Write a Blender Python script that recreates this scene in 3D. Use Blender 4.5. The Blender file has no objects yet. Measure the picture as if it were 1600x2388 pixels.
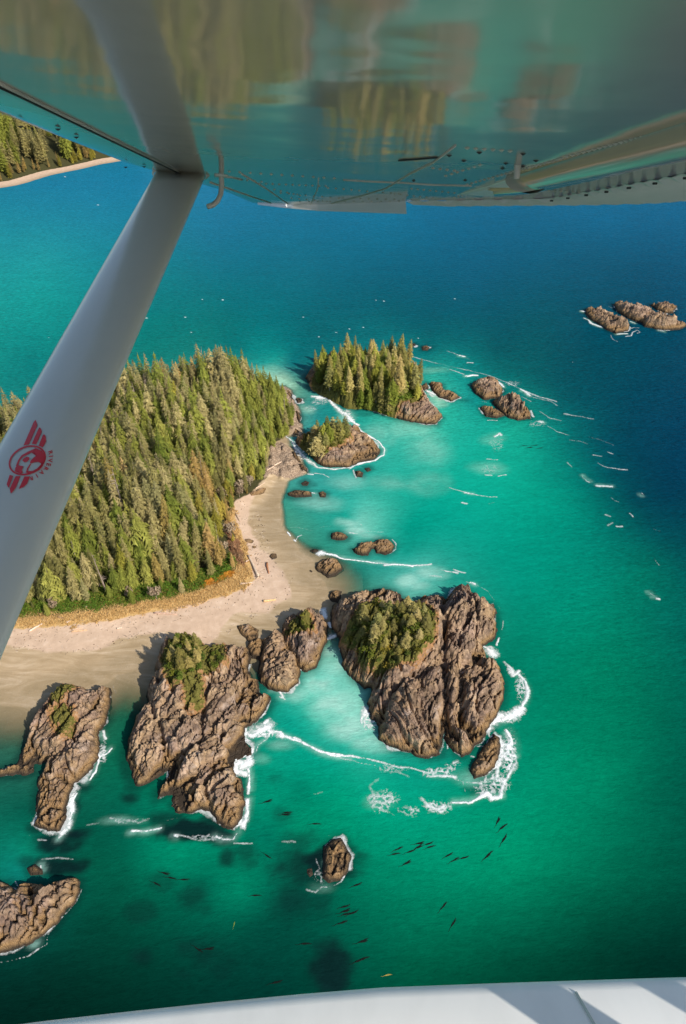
import bpy, math, random
import numpy as np
from mathutils import Vector, Matrix

# ------------------------------------------------------------------ camera, sky, sun, exposure
scene = bpy.context.scene
W0, H0, FPX = 1600.0, 2388.0, 1700.0
CAM = np.array([0.0, 0.0, 200.0])
PITCH = math.radians(40.0)
BANK = math.radians(20.0)

cam_d = bpy.data.cameras.new("camera")
cam_d.sensor_fit = 'VERTICAL'
cam_d.sensor_height = 36.0
cam_d.sensor_width = 24.0
cam_d.lens = 36.0 * FPX / H0
cam_d.clip_start = 0.05
cam_d.clip_end = 60000.0
cam = bpy.data.objects.new("camera", cam_d)
scene.collection.objects.link(cam)
cam.location = CAM
cam.rotation_euler = (math.pi / 2 - PITCH, 0, 0)
scene.camera = cam

SUN_EL = math.radians(38.0)
SUN_AZ = math.radians(130.0)          # clockwise from +Y (the viewing direction)
SUNV = np.array([math.sin(SUN_AZ) * math.cos(SUN_EL), math.cos(SUN_AZ) * math.cos(SUN_EL), math.sin(SUN_EL)])
world = bpy.data.worlds.new("World")
scene.world = world
world.use_nodes = True
wn = world.node_tree.nodes
sky = wn.new("ShaderNodeTexSky")
sky.sky_type = 'NISHITA'
sky.sun_disc = False
sky.sun_elevation = SUN_EL
sky.sun_rotation = SUN_AZ
sky.altitude = 100
wn["Background"].inputs["Strength"].default_value = 0.13
world.node_tree.links.new(sky.outputs["Color"], wn["Background"].inputs["Color"])
sun_d = bpy.data.lights.new("sun", 'SUN')
sun_d.energy = 4.6
sun_d.angle = math.radians(0.53)
sun_d.color = (1.0, 0.93, 0.82)
sun = bpy.data.objects.new("sun", sun_d)
scene.collection.objects.link(sun)
sun.rotation_euler = Vector(SUNV).to_track_quat('Z', 'Y').to_euler()
scene.view_settings.view_transform = 'Standard'
scene.view_settings.look = 'None'
scene.view_settings.exposure = 0.35
scene.view_settings.gamma = 1.0
scene.view_settings.use_curve_mapping = False
scene.cycles.max_bounces = 6
scene.cycles.transparent_max_bounces = 8
scene.cycles.use_denoising = True

random.seed(7)
RNG = np.random.default_rng(11)

# ------------------------------------------------------------------ projection helpers
CF = np.array([0, math.cos(PITCH), -math.sin(PITCH)])
CU = np.array([0, math.sin(PITCH), math.cos(PITCH)])
CR = np.array([1.0, 0, 0])

def ray(px, py):
    px = np.asarray(px, float); py = np.asarray(py, float)
    return ((px - 800)[..., None] / FPX) * CR + ((1194 - py)[..., None] / FPX) * CU + CF

def G(px, py, z=0.0):
    """ground point seen at a place in the photograph, at height z"""
    d = ray(px, py)
    t = (z - CAM[2]) / d[..., 2]
    return CAM + d * np.asarray(t)[..., None]

def pix(x, y, z=0.0):
    """where a world point falls in the photograph (y clamped in front of the camera)"""
    x = np.asarray(x, float); y = np.maximum(np.asarray(y, float), 12.0)
    dz = z - CAM[2]
    depth = y * CF[1] + dz * CF[2]
    return 800 + FPX * x / depth, 1194 - FPX * (y * CU[1] + dz * CU[2]) / depth

def crop(x0, y0, s, pts):
    return [(x0 + p[0] / s, y0 + p[1] / s) for p in pts]
cE = lambda p: crop(600, 740, 2.24, p)
cF = lambda p: crop(0, 1180, 1.96, p)
cG = lambda p: crop(200, 1380, 2.6133, p)
cH = lambda p: crop(660, 1300, 2.6133, p)
cA = lambda p: crop(0, 1540, 3.92, p)
cBL = lambda p: crop(0, 1940, 2.24, p)
cBC = lambda p: crop(600, 1850, 2.24, p)
cR = lambda p: crop(1300, 660, 5.2267, p)
c2 = lambda p: crop(640, 1180, 4.9, p)
c3 = lambda p: crop(560, 880, 6.533, p)
c6 = lambda p: crop(440, 1200, 6.533, p)
c7 = lambda p: crop(28, 1380, 3.92, p)
c5 = lambda p: crop(1040, 840, 2.8, p)

def gpoly(pts, z=0.0):
    a = np.array(pts, float)
    return G(a[:, 0], a[:, 1], z)[:, :2]

# ------------------------------------------------------------------ numpy noise
def _hash(ix, iy, seed):
    h = (ix.astype(np.int64) * 374761393 + iy.astype(np.int64) * 668265263 + seed * 144269) & 0xffffffff
    h = ((h ^ (h >> 13)) * 1274126177) & 0xffffffff
    h = ((h ^ (h >> 16)) * 2246822519) & 0xffffffff
    return ((h ^ (h >> 15)) & 0xffffff) / float(0xffffff)

def vnoise(x, y, seed=0):
    ix = np.floor(x); iy = np.floor(y)
    fx = x - ix; fy = y - iy
    ux = fx * fx * fx * (fx * (fx * 6 - 15) + 10); uy = fy * fy * fy * (fy * (fy * 6 - 15) + 10)
    a = _hash(ix, iy, seed); b = _hash(ix + 1, iy, seed); c = _hash(ix, iy + 1, seed); d = _hash(ix + 1, iy + 1, seed)
    return (a * (1 - ux) + b * ux) * (1 - uy) + (c * (1 - ux) + d * ux) * uy

def fbm(x, y, seed=0, octv=4, gain=0.5):
    s = 0; a = 1.0; t = 0
    for o in range(octv):
        c, sn = math.cos(0.6 * o), math.sin(0.6 * o)
        s = s + a * (vnoise((x * c - y * sn) * 2 ** o, (x * sn + y * c) * 2 ** o, seed + o * 17) * 2 - 1)
        t += a; a *= gain
    return s / t

def voro(x, y, seed):
    ix = np.floor(x); iy = np.floor(y)
    f1 = np.full(x.shape, 9.0); f2 = np.full(x.shape, 9.0)
    cid = np.zeros(x.shape); lx = np.zeros(x.shape); ly = np.zeros(x.shape); r2 = np.zeros(x.shape); r3 = np.zeros(x.shape)
    for ox in (-1, 0, 1):
        for oy in (-1, 0, 1):
            cx = ix + ox; cy = iy + oy
            px = cx + 0.1 + 0.8 * _hash(cx, cy, seed); py = cy + 0.1 + 0.8 * _hash(cx, cy, seed + 5)
            d = np.hypot(x - px, y - py)
            near = d < f1
            f2 = np.where(near, f1, np.minimum(f2, d))
            f1 = np.where(near, d, f1)
            cid = np.where(near, _hash(cx, cy, seed + 9), cid)
            r2 = np.where(near, _hash(cx, cy, seed + 13), r2)
            r3 = np.where(near, _hash(cx, cy, seed + 21), r3)
            lx = np.where(near, x - px, lx); ly = np.where(near, y - py, ly)
    return cid, f2 - f1, lx, ly, r2, r3

def smooth(a, b, x):
    t = np.clip((x - a) / (b - a), 0, 1)
    return t * t * (3 - 2 * t)

def seg_dist(x, y, pts, closed=False):
    d = np.full(x.shape, 1e9)
    n = len(pts)
    for i in range(n if closed else n - 1):
        ax, ay = pts[i][:2]; bx, by = pts[(i + 1) % n][:2]
        ex, ey = bx - ax, by - ay
        t = np.clip(((x - ax) * ex + (y - ay) * ey) / (ex * ex + ey * ey + 1e-9), 0, 1)
        d = np.minimum(d, np.hypot(x - ax - t * ex, y - ay - t * ey))
    return d

def sdf(x, y, poly):
    """signed distance, positive inside"""
    d = seg_dist(x, y, poly, True)
    ins = np.zeros(x.shape, bool)
    n = len(poly)
    for i in range(n):
        ax, ay = poly[i][:2]; bx, by = poly[(i + 1) % n][:2]
        c = ((ay > y) != (by > y))
        ins ^= c & (x < (bx - ax) * (y - ay) / ((by - ay) if by != ay else 1e-9) + ax)
    return np.where(ins, d, -d)

# ------------------------------------------------------------------ object helpers
COL = scene.collection

def mesh_np(name, verts, faces, mat, attrs=None, cols=None, shade=False):
    """verts (n,3), faces (m,k) -> mesh; attrs: point floats; cols: point colours"""
    verts = np.asarray(verts, np.float32); faces = np.asarray(faces, np.int32)
    me = bpy.data.meshes.new(name)
    k = faces.shape[1]
    me.vertices.add(len(verts)); me.vertices.foreach_set("co", verts.ravel())
    me.loops.add(faces.size); me.loops.foreach_set("vertex_index", faces.ravel())
    me.polygons.add(len(faces)); me.polygons.foreach_set("loop_start", np.arange(0, faces.size, k, dtype=np.int32))
    me.update(calc_edges=True)
    if shade:
        me.polygons.foreach_set("use_smooth", np.ones(len(faces), bool))
    for an, av in (attrs or {}).items():
        a = me.attributes.new(an, 'FLOAT', 'POINT'); a.data.foreach_set("value", np.asarray(av, np.float32).ravel())
    if cols is not None:
        a = me.attributes.new("tint", 'FLOAT_COLOR', 'POINT')
        c = np.asarray(cols, np.float32)
        if c.shape[1] == 3:
            c = np.concatenate([c, np.ones((len(c), 1), np.float32)], 1)
        a.data.foreach_set("color", c.ravel())
    if mat: me.materials.append(mat)
    return me

def obj(name, me, parent=None, loc=None):
    o = bpy.data.objects.new(name, me)
    COL.objects.link(o)
    if parent: o.parent = parent
    if loc is not None: o.location = loc
    return o

def tag(o, label=None, cat=None, group=None, kind=None):
    if label: o["label"] = label
    if cat: o["category"] = cat
    if group: o["group"] = group
    if kind: o["kind"] = kind
    return o

class MB:
    """collects shapes for one mesh"""
    def __init__(s): s.v = []; s.f = []; s.m = []
    def add(s, verts, faces, m=0):
        b = len(s.v); s.v += [tuple(map(float, q)) for q in verts]
        s.f += [tuple(b + i for i in f) for f in faces]; s.m += [m] * len(faces)
    def tube(s, pts, rad, n=8, m=0, caps=True):
        pts = [np.array(p, float) for p in pts]
        rad = rad if hasattr(rad, '__len__') else [rad] * len(pts)
        rings = []
        up = None
        for i, p in enumerate(pts):
            t = pts[min(i + 1, len(pts) - 1)] - pts[max(i - 1, 0)]
            t = t / (np.linalg.norm(t) + 1e-12)
            if up is None:
                up = np.array([0, 0, 1.0]) if abs(t[2]) < 0.9 else np.array([1.0, 0, 0])
            a = np.cross(t, up); a /= np.linalg.norm(a); b = np.cross(a, t); up = b
            rings.append([p + rad[i] * (math.cos(2 * math.pi * k / n) * a + math.sin(2 * math.pi * k / n) * b) for k in range(n)])
        v = [q for r in rings for q in r]
        f = [(i * n + k, i * n + (k + 1) % n, (i + 1) * n + (k + 1) % n, (i + 1) * n + k) for i in range(len(pts) - 1) for k in range(n)]
        if caps: f += [tuple(range(n))[::-1], tuple((len(pts) - 1) * n + k for k in range(n))]
        s.add(v, f, m)
    def mesh(s, name, mats, off=(0, 0, 0), shade=False):
        me = bpy.data.meshes.new(name)
        o = np.array(off)
        me.from_pydata([tuple(np.array(q) - o) for q in s.v], [], s.f)
        for mt in (mats if isinstance(mats, (list, tuple)) else [mats]): me.materials.append(mt)
        me.polygons.foreach_set("material_index", s.m)
        if shade: me.polygons.foreach_set("use_smooth", [True] * len(s.f))
        me.update()
        return me

# ------------------------------------------------------------------ material helpers
class NT:
    def __init__(s, name):
        s.mat = bpy.data.materials.new(name); s.mat.use_nodes = True
        s.t = s.mat.node_tree; s.b = s.t.nodes["Principled BSDF"]; s.out = s.t.nodes["Material Output"]
    def n(s, typ, **kw):
        nd = s.t.nodes.new(typ)
        for k, v in kw.items():
            if k in nd.inputs and not hasattr(nd, k): nd.inputs[k].default_value = v
            elif hasattr(nd, k): setattr(nd, k, v)
            else: nd.inputs[k].default_value = v
        return nd
    def l(s, a, b): s.t.links.new(a, b)
    def noise(s, vec, scale, detail=4, rough=0.55, dist=0.0):
        nd = s.n("ShaderNodeTexNoise"); nd.inputs["Scale"].default_value = scale
        nd.inputs["Detail"].default_value = detail; nd.inputs["Roughness"].default_value = rough
        nd.inputs["Distortion"].default_value = dist
        if vec is not None: s.l(vec, nd.inputs["Vector"])
        return nd.outputs["Fac"]
    def ramp(s, fac, stops):
        nd = s.n("ShaderNodeValToRGB"); e = nd.color_ramp.elements
        while len(e) < len(stops): e.new(0.5)
        for i, (p, c) in enumerate(stops):
            e[i].position = p; e[i].color = (*c, 1) if len(c) == 3 else c
        s.l(fac, nd.inputs["Fac"]); return nd.outputs["Color"]
    def mix(s, fac, a, b, mode='MIX'):
        nd = s.n("ShaderNodeMix", data_type='RGBA', blend_type=mode)
        ins = nd.inputs
        if isinstance(fac, (int, float)): ins[0].default_value = fac
        else: s.l(fac, ins[0])
        for v, i in ((a, 6), (b, 7)):
            if isinstance(v, tuple): ins[i].default_value = (*v, 1) if len(v) == 3 else v
            else: s.l(v, ins[i])
        return nd.outputs[2]
    def math(s, op, a, b=0.0, c=0.0, clamp=False):
        nd = s.n("ShaderNodeMath", operation=op, use_clamp=clamp)
        for i, v in enumerate((a, b, c)):
            if isinstance(v, (int, float)): nd.inputs[i].default_value = v
            else: s.l(v, nd.inputs[i])
        return nd.outputs[0]
    def attr(s, name, out="Fac"):
        return s.n("ShaderNodeAttribute", attribute_name=name).outputs[out]
    def pos(s):
        return s.n("ShaderNodeNewGeometry").outputs["Position"]
    def mapping(s, vec, scale=(1, 1, 1), rot=(0, 0, 0)):
        nd = s.n("ShaderNodeMapping"); nd.inputs["Scale"].default_value = scale; nd.inputs["Rotation"].default_value = rot
        s.l(vec, nd.inputs["Vector"]); return nd.outputs["Vector"]
    def bump(s, h, strength=0.5, dist=0.1):
        nd = s.n("ShaderNodeBump"); nd.inputs["Strength"].default_value = strength; nd.inputs["Distance"].default_value = dist
        s.l(h, nd.inputs["Height"]); s.l(nd.outputs["Normal"], s.b.inputs["Normal"]); return nd
    def base(s, col, rough=0.8, spec=0.3):
        if isinstance(col, tuple): s.b.inputs["Base Color"].default_value = (*col, 1)
        else: s.l(col, s.b.inputs["Base Color"])
        s.b.inputs["Roughness"].default_value = rough
        s.b.inputs["Specular IOR Level"].default_value = spec

def lin(c):
    c = np.asarray(c, float) / 255.0
    return np.where(c <= 0.04045, c / 12.92, ((c + 0.055) / 1.055) ** 2.4)
# ------------------------------------------------------------------ materials of the place
def make_rock_mat():
    m = NT("weathered_rock"); p = m.pos()
    n1 = m.noise(p, 0.09, 6, 0.66); n2 = m.noise(p, 0.55, 6, 0.68); n3 = m.noise(p, 4.5, 3, 0.6)
    nb = m.math('ADD', m.math('MULTIPLY', n2, 0.6), m.math('MULTIPLY', m.attr("slab"), 0.4))
    grey = m.ramp(nb, [(0.26, (0.085, 0.060, 0.047)), (0.40, (0.215, 0.152, 0.120)), (0.53, (0.335, 0.245, 0.200)), (0.68, (0.52, 0.405, 0.335))])
    tan = m.ramp(nb, [(0.26, (0.090, 0.060, 0.034)), (0.42, (0.225, 0.156, 0.088)), (0.56, (0.36, 0.255, 0.150)), (0.72, (0.53, 0.40, 0.26))])
    c = m.mix(m.ramp(m.math('ADD', m.math('MULTIPLY', n1, 0.75), m.math('MULTIPLY', m.attr("slab"), 0.25)), [(0.38, (0, 0, 0)), (0.58, (0.9, 0.9, 0.9))]), grey, tan)
    dk = m.noise(m.mapping(p, (0.16, 0.16, 0.3)), 1.0, 7, 0.72, 0.8)
    c = m.mix(m.math('MULTIPLY', m.ramp(dk, [(0.47, (0, 0, 0)), (0.56, (1, 1, 1))]), 0.62), c, m.ramp(n2, [(0.3, (0.050, 0.036, 0.028)), (0.7, (0.16, 0.118, 0.088))]))
    pl = m.noise(m.mapping(p, (0.10, 0.10, 0.2)), 1.3, 7, 0.7, 0.5)
    c = m.mix(m.math('MULTIPLY', m.ramp(pl, [(0.58, (0, 0, 0)), (0.68, (1, 1, 1))]), 0.55), c, m.ramp(n2, [(0.3, (0.30, 0.245, 0.215)), (0.7, (0.58, 0.50, 0.45))]))
    # tide zone: ochre weed and barnacle band above the water, dark wet foot
    z = m.n("ShaderNodeSeparateXYZ"); m.l(p, z.inputs[0])
    zz = m.math('ADD', z.outputs[2], m.math('MULTIPLY', m.math('SUBTRACT', n1, 0.5), 7.0))
    zz = m.math('ADD', zz, m.math('MULTIPLY', m.math('SUBTRACT', n3, 0.5), 1.5))
    ochre = m.ramp(n3, [(0.3, (0.085, 0.052, 0.026)), (0.5, (0.245, 0.155, 0.072)), (0.7, (0.42, 0.29, 0.14))])
    c = m.mix(m.ramp(m.math('MULTIPLY', zz, 0.2), [(0.36, (1, 1, 1)), (0.72, (0, 0, 0))]), c, ochre)
    c = m.mix(m.ramp(m.math('MULTIPLY', m.math('ADD', z.outputs[2], m.math('MULTIPLY', m.math('SUBTRACT', n1, 0.5), 2.0)), 0.3), [(0.16, (1, 1, 1)), (0.52, (0, 0, 0))]), c, (0.040, 0.030, 0.020))
    # pale lichen and guano spots
    sp = m.ramp(m.noise(p, 1.7, 3, 0.7), [(0.66, (0, 0, 0)), (0.71, (1, 1, 1))])
    c = m.mix(m.math('MULTIPLY', sp, 0.5), c, (0.50, 0.44, 0.38))
    # moss and turf on the tops, bare orange earth beside it
    ms = m.math('ADD', m.attr("moss"), m.math('MULTIPLY', m.math('SUBTRACT', m.noise(p, 0.7, 4, 0.65), 0.5), 1.1))
    turf = m.ramp(n3, [(0.3, (0.060, 0.062, 0.012)), (0.5, (0.125, 0.125, 0.024)), (0.7, (0.22, 0.185, 0.05))])
    c = m.mix(m.ramp(ms, [(0.30, (0, 0, 0)), (0.42, (1, 1, 1))]), c, (0.34, 0.19, 0.09))
    c = m.mix(m.ramp(ms, [(0.48, (0, 0, 0)), (0.60, (1, 1, 1))]), c, turf)
    c = m.mix(1.0, c, (0.86, 0.80, 0.745), 'MULTIPLY')
    m.base(c, 0.85, 0.25)
    # joints too fine for the mesh
    wp_ = m.n("ShaderNodeVectorMath", operation='ADD'); m.l(p, wp_.inputs[0])
    nz = m.n("ShaderNodeTexNoise"); nz.inputs["Scale"].default_value = 0.5; nz.inputs["Detail"].default_value = 3; m.l(p, nz.inputs["Vector"])
    sc_ = m.n("ShaderNodeVectorMath", operation='SCALE'); m.l(nz.outputs["Color"], sc_.inputs[0]); sc_.inputs["Scale"].default_value = 1.6; m.l(sc_.outputs[0], wp_.inputs[1])
    h = m.math('MULTIPLY', m.noise(p, 2.2, 6, 0.7), 0.8)
    for s_, w_ in ((0.55, 1.1),):
        v = m.n("ShaderNodeTexVoronoi", feature='DISTANCE_TO_EDGE'); v.inputs["Scale"].default_value = s_
        m.l(m.mapping(wp_.outputs[0], (1.0, 0.6, 0.5), (0.3, 0.2, 0.7 * s_)), v.inputs["Vector"])
        h = m.math('ADD', h, m.math('MULTIPLY', m.ramp(v.outputs["Distance"], [(0.0, (0, 0, 0)), (0.10, (0.8, 0.8, 0.8)), (0.4, (1, 1, 1))]), w_))
    m.bump(h, 0.7, 0.30)
    return m.mat
M_ROCK = make_rock_mat()

def make_ground_mat():
    m = NT("island_ground"); p = m.pos()
    n1 = m.noise(p, 0.05, 5, 0.6, 0.6); n2 = m.noise(p, 0.35, 5, 0.6); n3 = m.noise(p, 2.5, 4, 0.6)
    dry = m.ramp(n2, [(0.3, (0.46, 0.325, 0.225)), (0.55, (0.535, 0.385, 0.27)), (0.75, (0.60, 0.45, 0.33))])
    pm = m.mapping(p, (0.05, 0.17, 0.1), (0, 0, 0.25))
    streak = m.noise(pm, 1.0, 6, 0.62, 2.2)
    wet = m.ramp(streak, [(0.26, (0.29, 0.205, 0.112)), (0.45, (0.375, 0.272, 0.158)), (0.58, (0.45, 0.335, 0.21)), (0.70, (0.56, 0.43, 0.30))])
    w = m.math('ADD', m.attr("dry"), m.math('MULTIPLY', m.math('SUBTRACT', n2, 0.5), 0.12))
    c = m.mix(m.ramp(w, [(0.44, (0, 0, 0)), (0.54, (1, 1, 1))]), wet, dry)
    # soaked sand and silty bottom at and below the waterline
    s = m.attr("soak")
    c = m.mix(m.math('MULTIPLY', s, 0.85), c, (0.185, 0.145, 0.080))
    # pebbly rough ground and broken shells
    c = m.mix(m.math('MULTIPLY', m.ramp(n3, [(0.62, (0, 0, 0)), (0.72, (1, 1, 1))]), 0.25), c, (0.62, 0.52, 0.42))
    g = m.math('ADD', m.attr("grass"), m.math('MULTIPLY', m.math('SUBTRACT', n2, 0.5), 0.8))
    c = m.mix(m.ramp(g, [(0.45, (0, 0, 0)), (0.6, (1, 1, 1))]), c, m.ramp(n3, [(0.3, (0.30, 0.175, 0.06)), (0.6, (0.52, 0.34, 0.14))]))
    f = m.math('ADD', m.attr("forest"), m.math('MULTIPLY', m.math('SUBTRACT', n2, 0.5), 0.35))
    duff = m.ramp(n3, [(0.3, (0.030, 0.028, 0.012)), (0.6, (0.065, 0.062, 0.022)), (0.8, (0.12, 0.10, 0.05))])
    c = m.mix(m.ramp(f, [(0.45, (0, 0, 0)), (0.55, (1, 1, 1))]), c, duff)
    rk = m.math('ADD', m.attr("stony"), m.math('MULTIPLY', m.math('SUBTRACT', n2, 0.5), 0.9))
    stone = m.ramp(n3, [(0.32, (0.075, 0.052, 0.036)), (0.46, (0.22, 0.155, 0.105)), (0.56, (0.34, 0.245, 0.165)), (0.68, (0.52, 0.41, 0.31))])
    c = m.mix(m.ramp(rk, [(0.42, (0, 0, 0)), (0.55, (1, 1, 1))]), c, stone)
    m.base(c, 0.9, 0.15)
    m.bump(m.math('ADD', n3, m.math('MULTIPLY', n2, 2.0)), 0.35, 0.25)
    return m.mat
M_GROUND = make_ground_mat()

def make_sea_mat():
    m = NT("sea_water"); p = m.pos()
    at = m.n("ShaderNodeAttribute", attribute_name="tint")
    ns = m.noise(m.mapping(p, (0.05, 0.16, 0.1), (0, 0, -0.35)), 1.0, 5, 0.6, 0.8)
    nf = m.noise(m.mapping(p, (0.35, 0.8, 0.5), (0, 0, -0.45)), 1.0, 4, 0.65, 0.4)
    nr = m.noise(m.mapping(p, (0.9, 2.2, 1.0), (0, 0, -0.5)), 1.0, 3, 0.6, 0.3)
    ch = m.attr("chop")
    k = m.math('ADD', m.math('MULTIPLY', m.math('SUBTRACT', ns, 0.5), 0.40), m.math('MULTIPLY', m.math('SUBTRACT', nf, 0.5), m.math('ADD', m.math('MULTIPLY', ch, 1.7), 0.12)))
    k = m.math('ADD', k, m.math('MULTIPLY', m.math('SUBTRACT', nr, 0.5), m.math('ADD', m.math('MULTIPLY', ch, 0.9), 0.10)))  # ripple light and dark painted into the colour, stronger where choppy
    k = m.math('ADD', k, 1.0)
    c = m.mix(1.0, at.outputs["Color"], k, 'MULTIPLY')
    m.base(c, 0.3, 0.010)
    m.b.inputs["IOR"].default_value = 1.33
    w1 = m.noise(m.mapping(p, (0.22, 0.55, 0.4), (0, 0, -0.5)), 1.0, 5, 0.62, 0.5)
    w2 = m.noise(m.mapping(p, (0.7, 1.7, 1.0), (0, 0, -0.35)), 1.0, 4, 0.6, 0.3)
    h = m.math('ADD', m.math('MULTIPLY', w1, 1.0), m.math('MULTIPLY', w2, 0.35))
    h = m.math('MULTIPLY', h, m.attr("chop"))
    m.bump(h, 1.0, 1.0)
    tr = m.n("ShaderNodeBsdfTransparent"); mx = m.n("ShaderNodeMixShader")
    m.l(at.outputs["Alpha"], mx.inputs[0]); m.l(tr.outputs[0], mx.inputs[1]); m.l(m.b.outputs[0], mx.inputs[2])
    m.l(mx.outputs[0], m.out.inputs["Surface"])
    return m.mat
M_SEA = make_sea_mat()

def make_foam_mat():
    m = NT("sea_foam"); p = m.pos()
    n = m.noise(p, 1.1, 5, 0.68, 0.6); nf = m.noise(p, 3.2, 4, 0.65)
    c = m.ramp(n, [(0.3, (0.50, 0.64, 0.60)), (0.5, (0.74, 0.76, 0.74)), (0.7, (0.84, 0.83, 0.82))])
    m.base(c, 0.9, 0.1); m.bump(n, 0.5, 0.3)
    k = m.math('ADD', m.attr("thick"), m.math('MULTIPLY', m.math('SUBTRACT', n, 0.5), 1.1))
    k = m.math('ADD', k, m.math('MULTIPLY', m.math('SUBTRACT', nf, 0.5), 0.8))
    al = m.ramp(k, [(0.12, (0, 0, 0)), (0.40, (0.35, 0.35, 0.35)), (0.85, (1, 1, 1))])
    tr = m.n("ShaderNodeBsdfTransparent"); mx = m.n("ShaderNodeMixShader")
    al = m.math('MULTIPLY', al, m.attr("dense"))
    m.l(al, mx.inputs[0]); m.l(tr.outputs[0], mx.inputs[1]); m.l(m.b.outputs[0], mx.inputs[2]); m.l(mx.outputs[0], m.out.inputs["Surface"])
    return m.mat
M_FOAM = make_foam_mat()

# ------------------------------------------------------------------ island terrain
LAND = gpoly([(-420, 1080), (-200, 1000), (60, 990), (300, 930), (450, 900), (560, 897), (640, 902)] +
             c3([(700, 150), (770, 200), (800, 300), (850, 400), (880, 580), (900, 720), (890, 860), (700, 905), (740, 1060), (880, 1230),
                 (1000, 1390), (1020, 1450), (900, 1490), (720, 1550), (670, 1680), (610, 1800), (565, 1900)]) +
             c2([(75, 100), (105, 250), (230, 400), (300, 520), (430, 600), (480, 800), (545, 880), (600, 980), (640, 1120)]) +
             [(755, 1425), (735, 1442), (700, 1455), (650, 1500), (600, 1515), (540, 1545), (470, 1575), (380, 1580), (347, 1574), (308, 1564),
              (270, 1571), (250, 1586), (200, 1604), (120, 1622), (60, 1640), (-100, 1665), (-420, 1690)])
FOREST_PX = [(-330, 1060), (-60, 1015), (60, 990), (200, 955), (300, 925), (450, 897), (560, 893), (640, 908), (672, 935), (690, 975), (665, 1000),
             (640, 1020), (628, 1060), (625, 1100), (585, 1140), (545, 1160), (535, 1200), (548, 1250), (560, 1300), (545, 1335), (470, 1368),
             (390, 1388), (245, 1414), (120, 1428), (-60, 1440), (-330, 1450)]
FOREST = gpoly(FOREST_PX, 4.0)
DRYP = gpoly([(-330, 1500), (28, 1510)] + c7([(400, 530), (700, 530), (860, 490), (1000, 410), (1180, 360), (1380, 350)]) + [(430, 1490), (490, 1500)] +
             c6([(620, 1600), (760, 1520), (960, 1530), (1160, 1490), (1290, 1380), (1520, 1260), (1560, 1060), (1460, 930), (1400, 800), (1240, 640),
                 (1100, 540), (1060, 360), (1000, 180), (940, 60), (950, -150)]) + [(600, 1150), (560, 1140), (520, 1200), (480, 1300), (-330, 1380)], 1.5)
GRASSP = gpoly([(-60, 1430), (120, 1420), (245, 1406), (330, 1388), (390, 1380), (450, 1370), (510, 1350), (545, 1325), (556, 1270), (535, 1210),
                (540, 1160), (546, 1210), (568, 1260), (580, 1310), (590, 1345), (570, 1364), (520, 1384), (450, 1402), (380, 1416), (300, 1432), (220, 1445), (130, 1455),
                (28, 1461), (-60, 1463)], 2.5)
STONYP = gpoly(c3([(400, 1090), (500, 1000), (640, 960), (760, 1060), (960, 1330), (1020, 1450), (760, 1530), (640, 1540), (520, 1480), (380, 1560), (330, 1640), (400, 1300)]), 1.0)
STONYQ = gpoly(c3([(560, 100), (720, 110), (860, 180), (920, 330), (960, 500), (960, 720), (940, 860), (800, 850), (740, 790), (640, 300)]), 1.0)

def land_h(x, y):
    wx = 2.5 * fbm(x * 0.06, y * 0.06, 3, 4); wy = 2.5 * fbm(x * 0.06, y * 0.06, 9, 4)
    d = sdf(x + wx, y + wy, LAND)
    f = sdf(x, y, FOREST)
    north = smooth(205, 235, y)
    h = np.where(d < 0, np.maximum(d * (0.045 + 0.30 * north), -4.0), 0.052 * np.minimum(d, 26))
    h = h + 0.10 * fbm(x * 0.10, y * 0.10, 21, 4) * smooth(0, 8, d)
    h = h + 1.1 * smooth(-9, 2, f) * smooth(0, 10, d) + 6.5 * smooth(0, 45, f) + 1.2 * smooth(0, 8, f) * fbm(x * 0.06, y * 0.06, 31, 3)
    st = np.maximum(smooth(-2, 3, sdf(x, y, STONYP)), smooth(-2, 3, sdf(x, y, STONYQ)))
    cid, e, *_ = voro(x * 0.45 + 0.4 * wx, y * 0.45 + 0.4 * wy, 77)
    h = h + st * (1.9 * cid ** 2 + 0.7 * smooth(0, 0.35, e)) * smooth(-2, 3, d)
    return h, d, f, st

def build_island():
    xs = np.concatenate([np.linspace(-210, -125, 40, endpoint=False), np.arange(-125, 8, 0.85)])
    ys = np.arange(118, 345, 0.85)
    X, Y = np.meshgrid(xs, ys)
    h, d, f, st = land_h(X, Y)
    dry = 0.5 + sdf(X + 3 * fbm(X * 0.08, Y * 0.08, 5), Y + 3 * fbm(X * 0.08, Y * 0.08, 6), DRYP) / 12.0
    grass = smooth(-3.5, 2.0, sdf(X, Y, GRASSP))
    soak = 1 - smooth(-0.25, 0.30, h + 0.10 * fbm(X * 0.15, Y * 0.15, 8))
    soak = np.maximum(soak, 0.55 * (1 - smooth(0.2, 0.8, h + 0.25 * fbm(X * 0.05, Y * 0.12, 18))))
    n, mm = X.shape
    idx = np.arange(n * mm).reshape(n, mm)
    keep = (d > -45)
    q = np.stack([idx[:-1, :-1], idx[:-1, 1:], idx[1:, 1:], idx[1:, :-1]], -1)
    q = q[(keep[:-1, :-1] & keep[1:, 1:])]
    me = mesh_np("island", np.stack([X, Y, h], -1).reshape(-1, 3), q.reshape(-1, 4), M_GROUND,
                 {"dry": dry, "grass": grass, "soak": soak, "forest": 0.5 + f / 8.0, "stony": st}, shade=True)
    tag(obj("island", me), "sandy beach and forest floor of the wooded island", kind="structure")
build_island()

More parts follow.
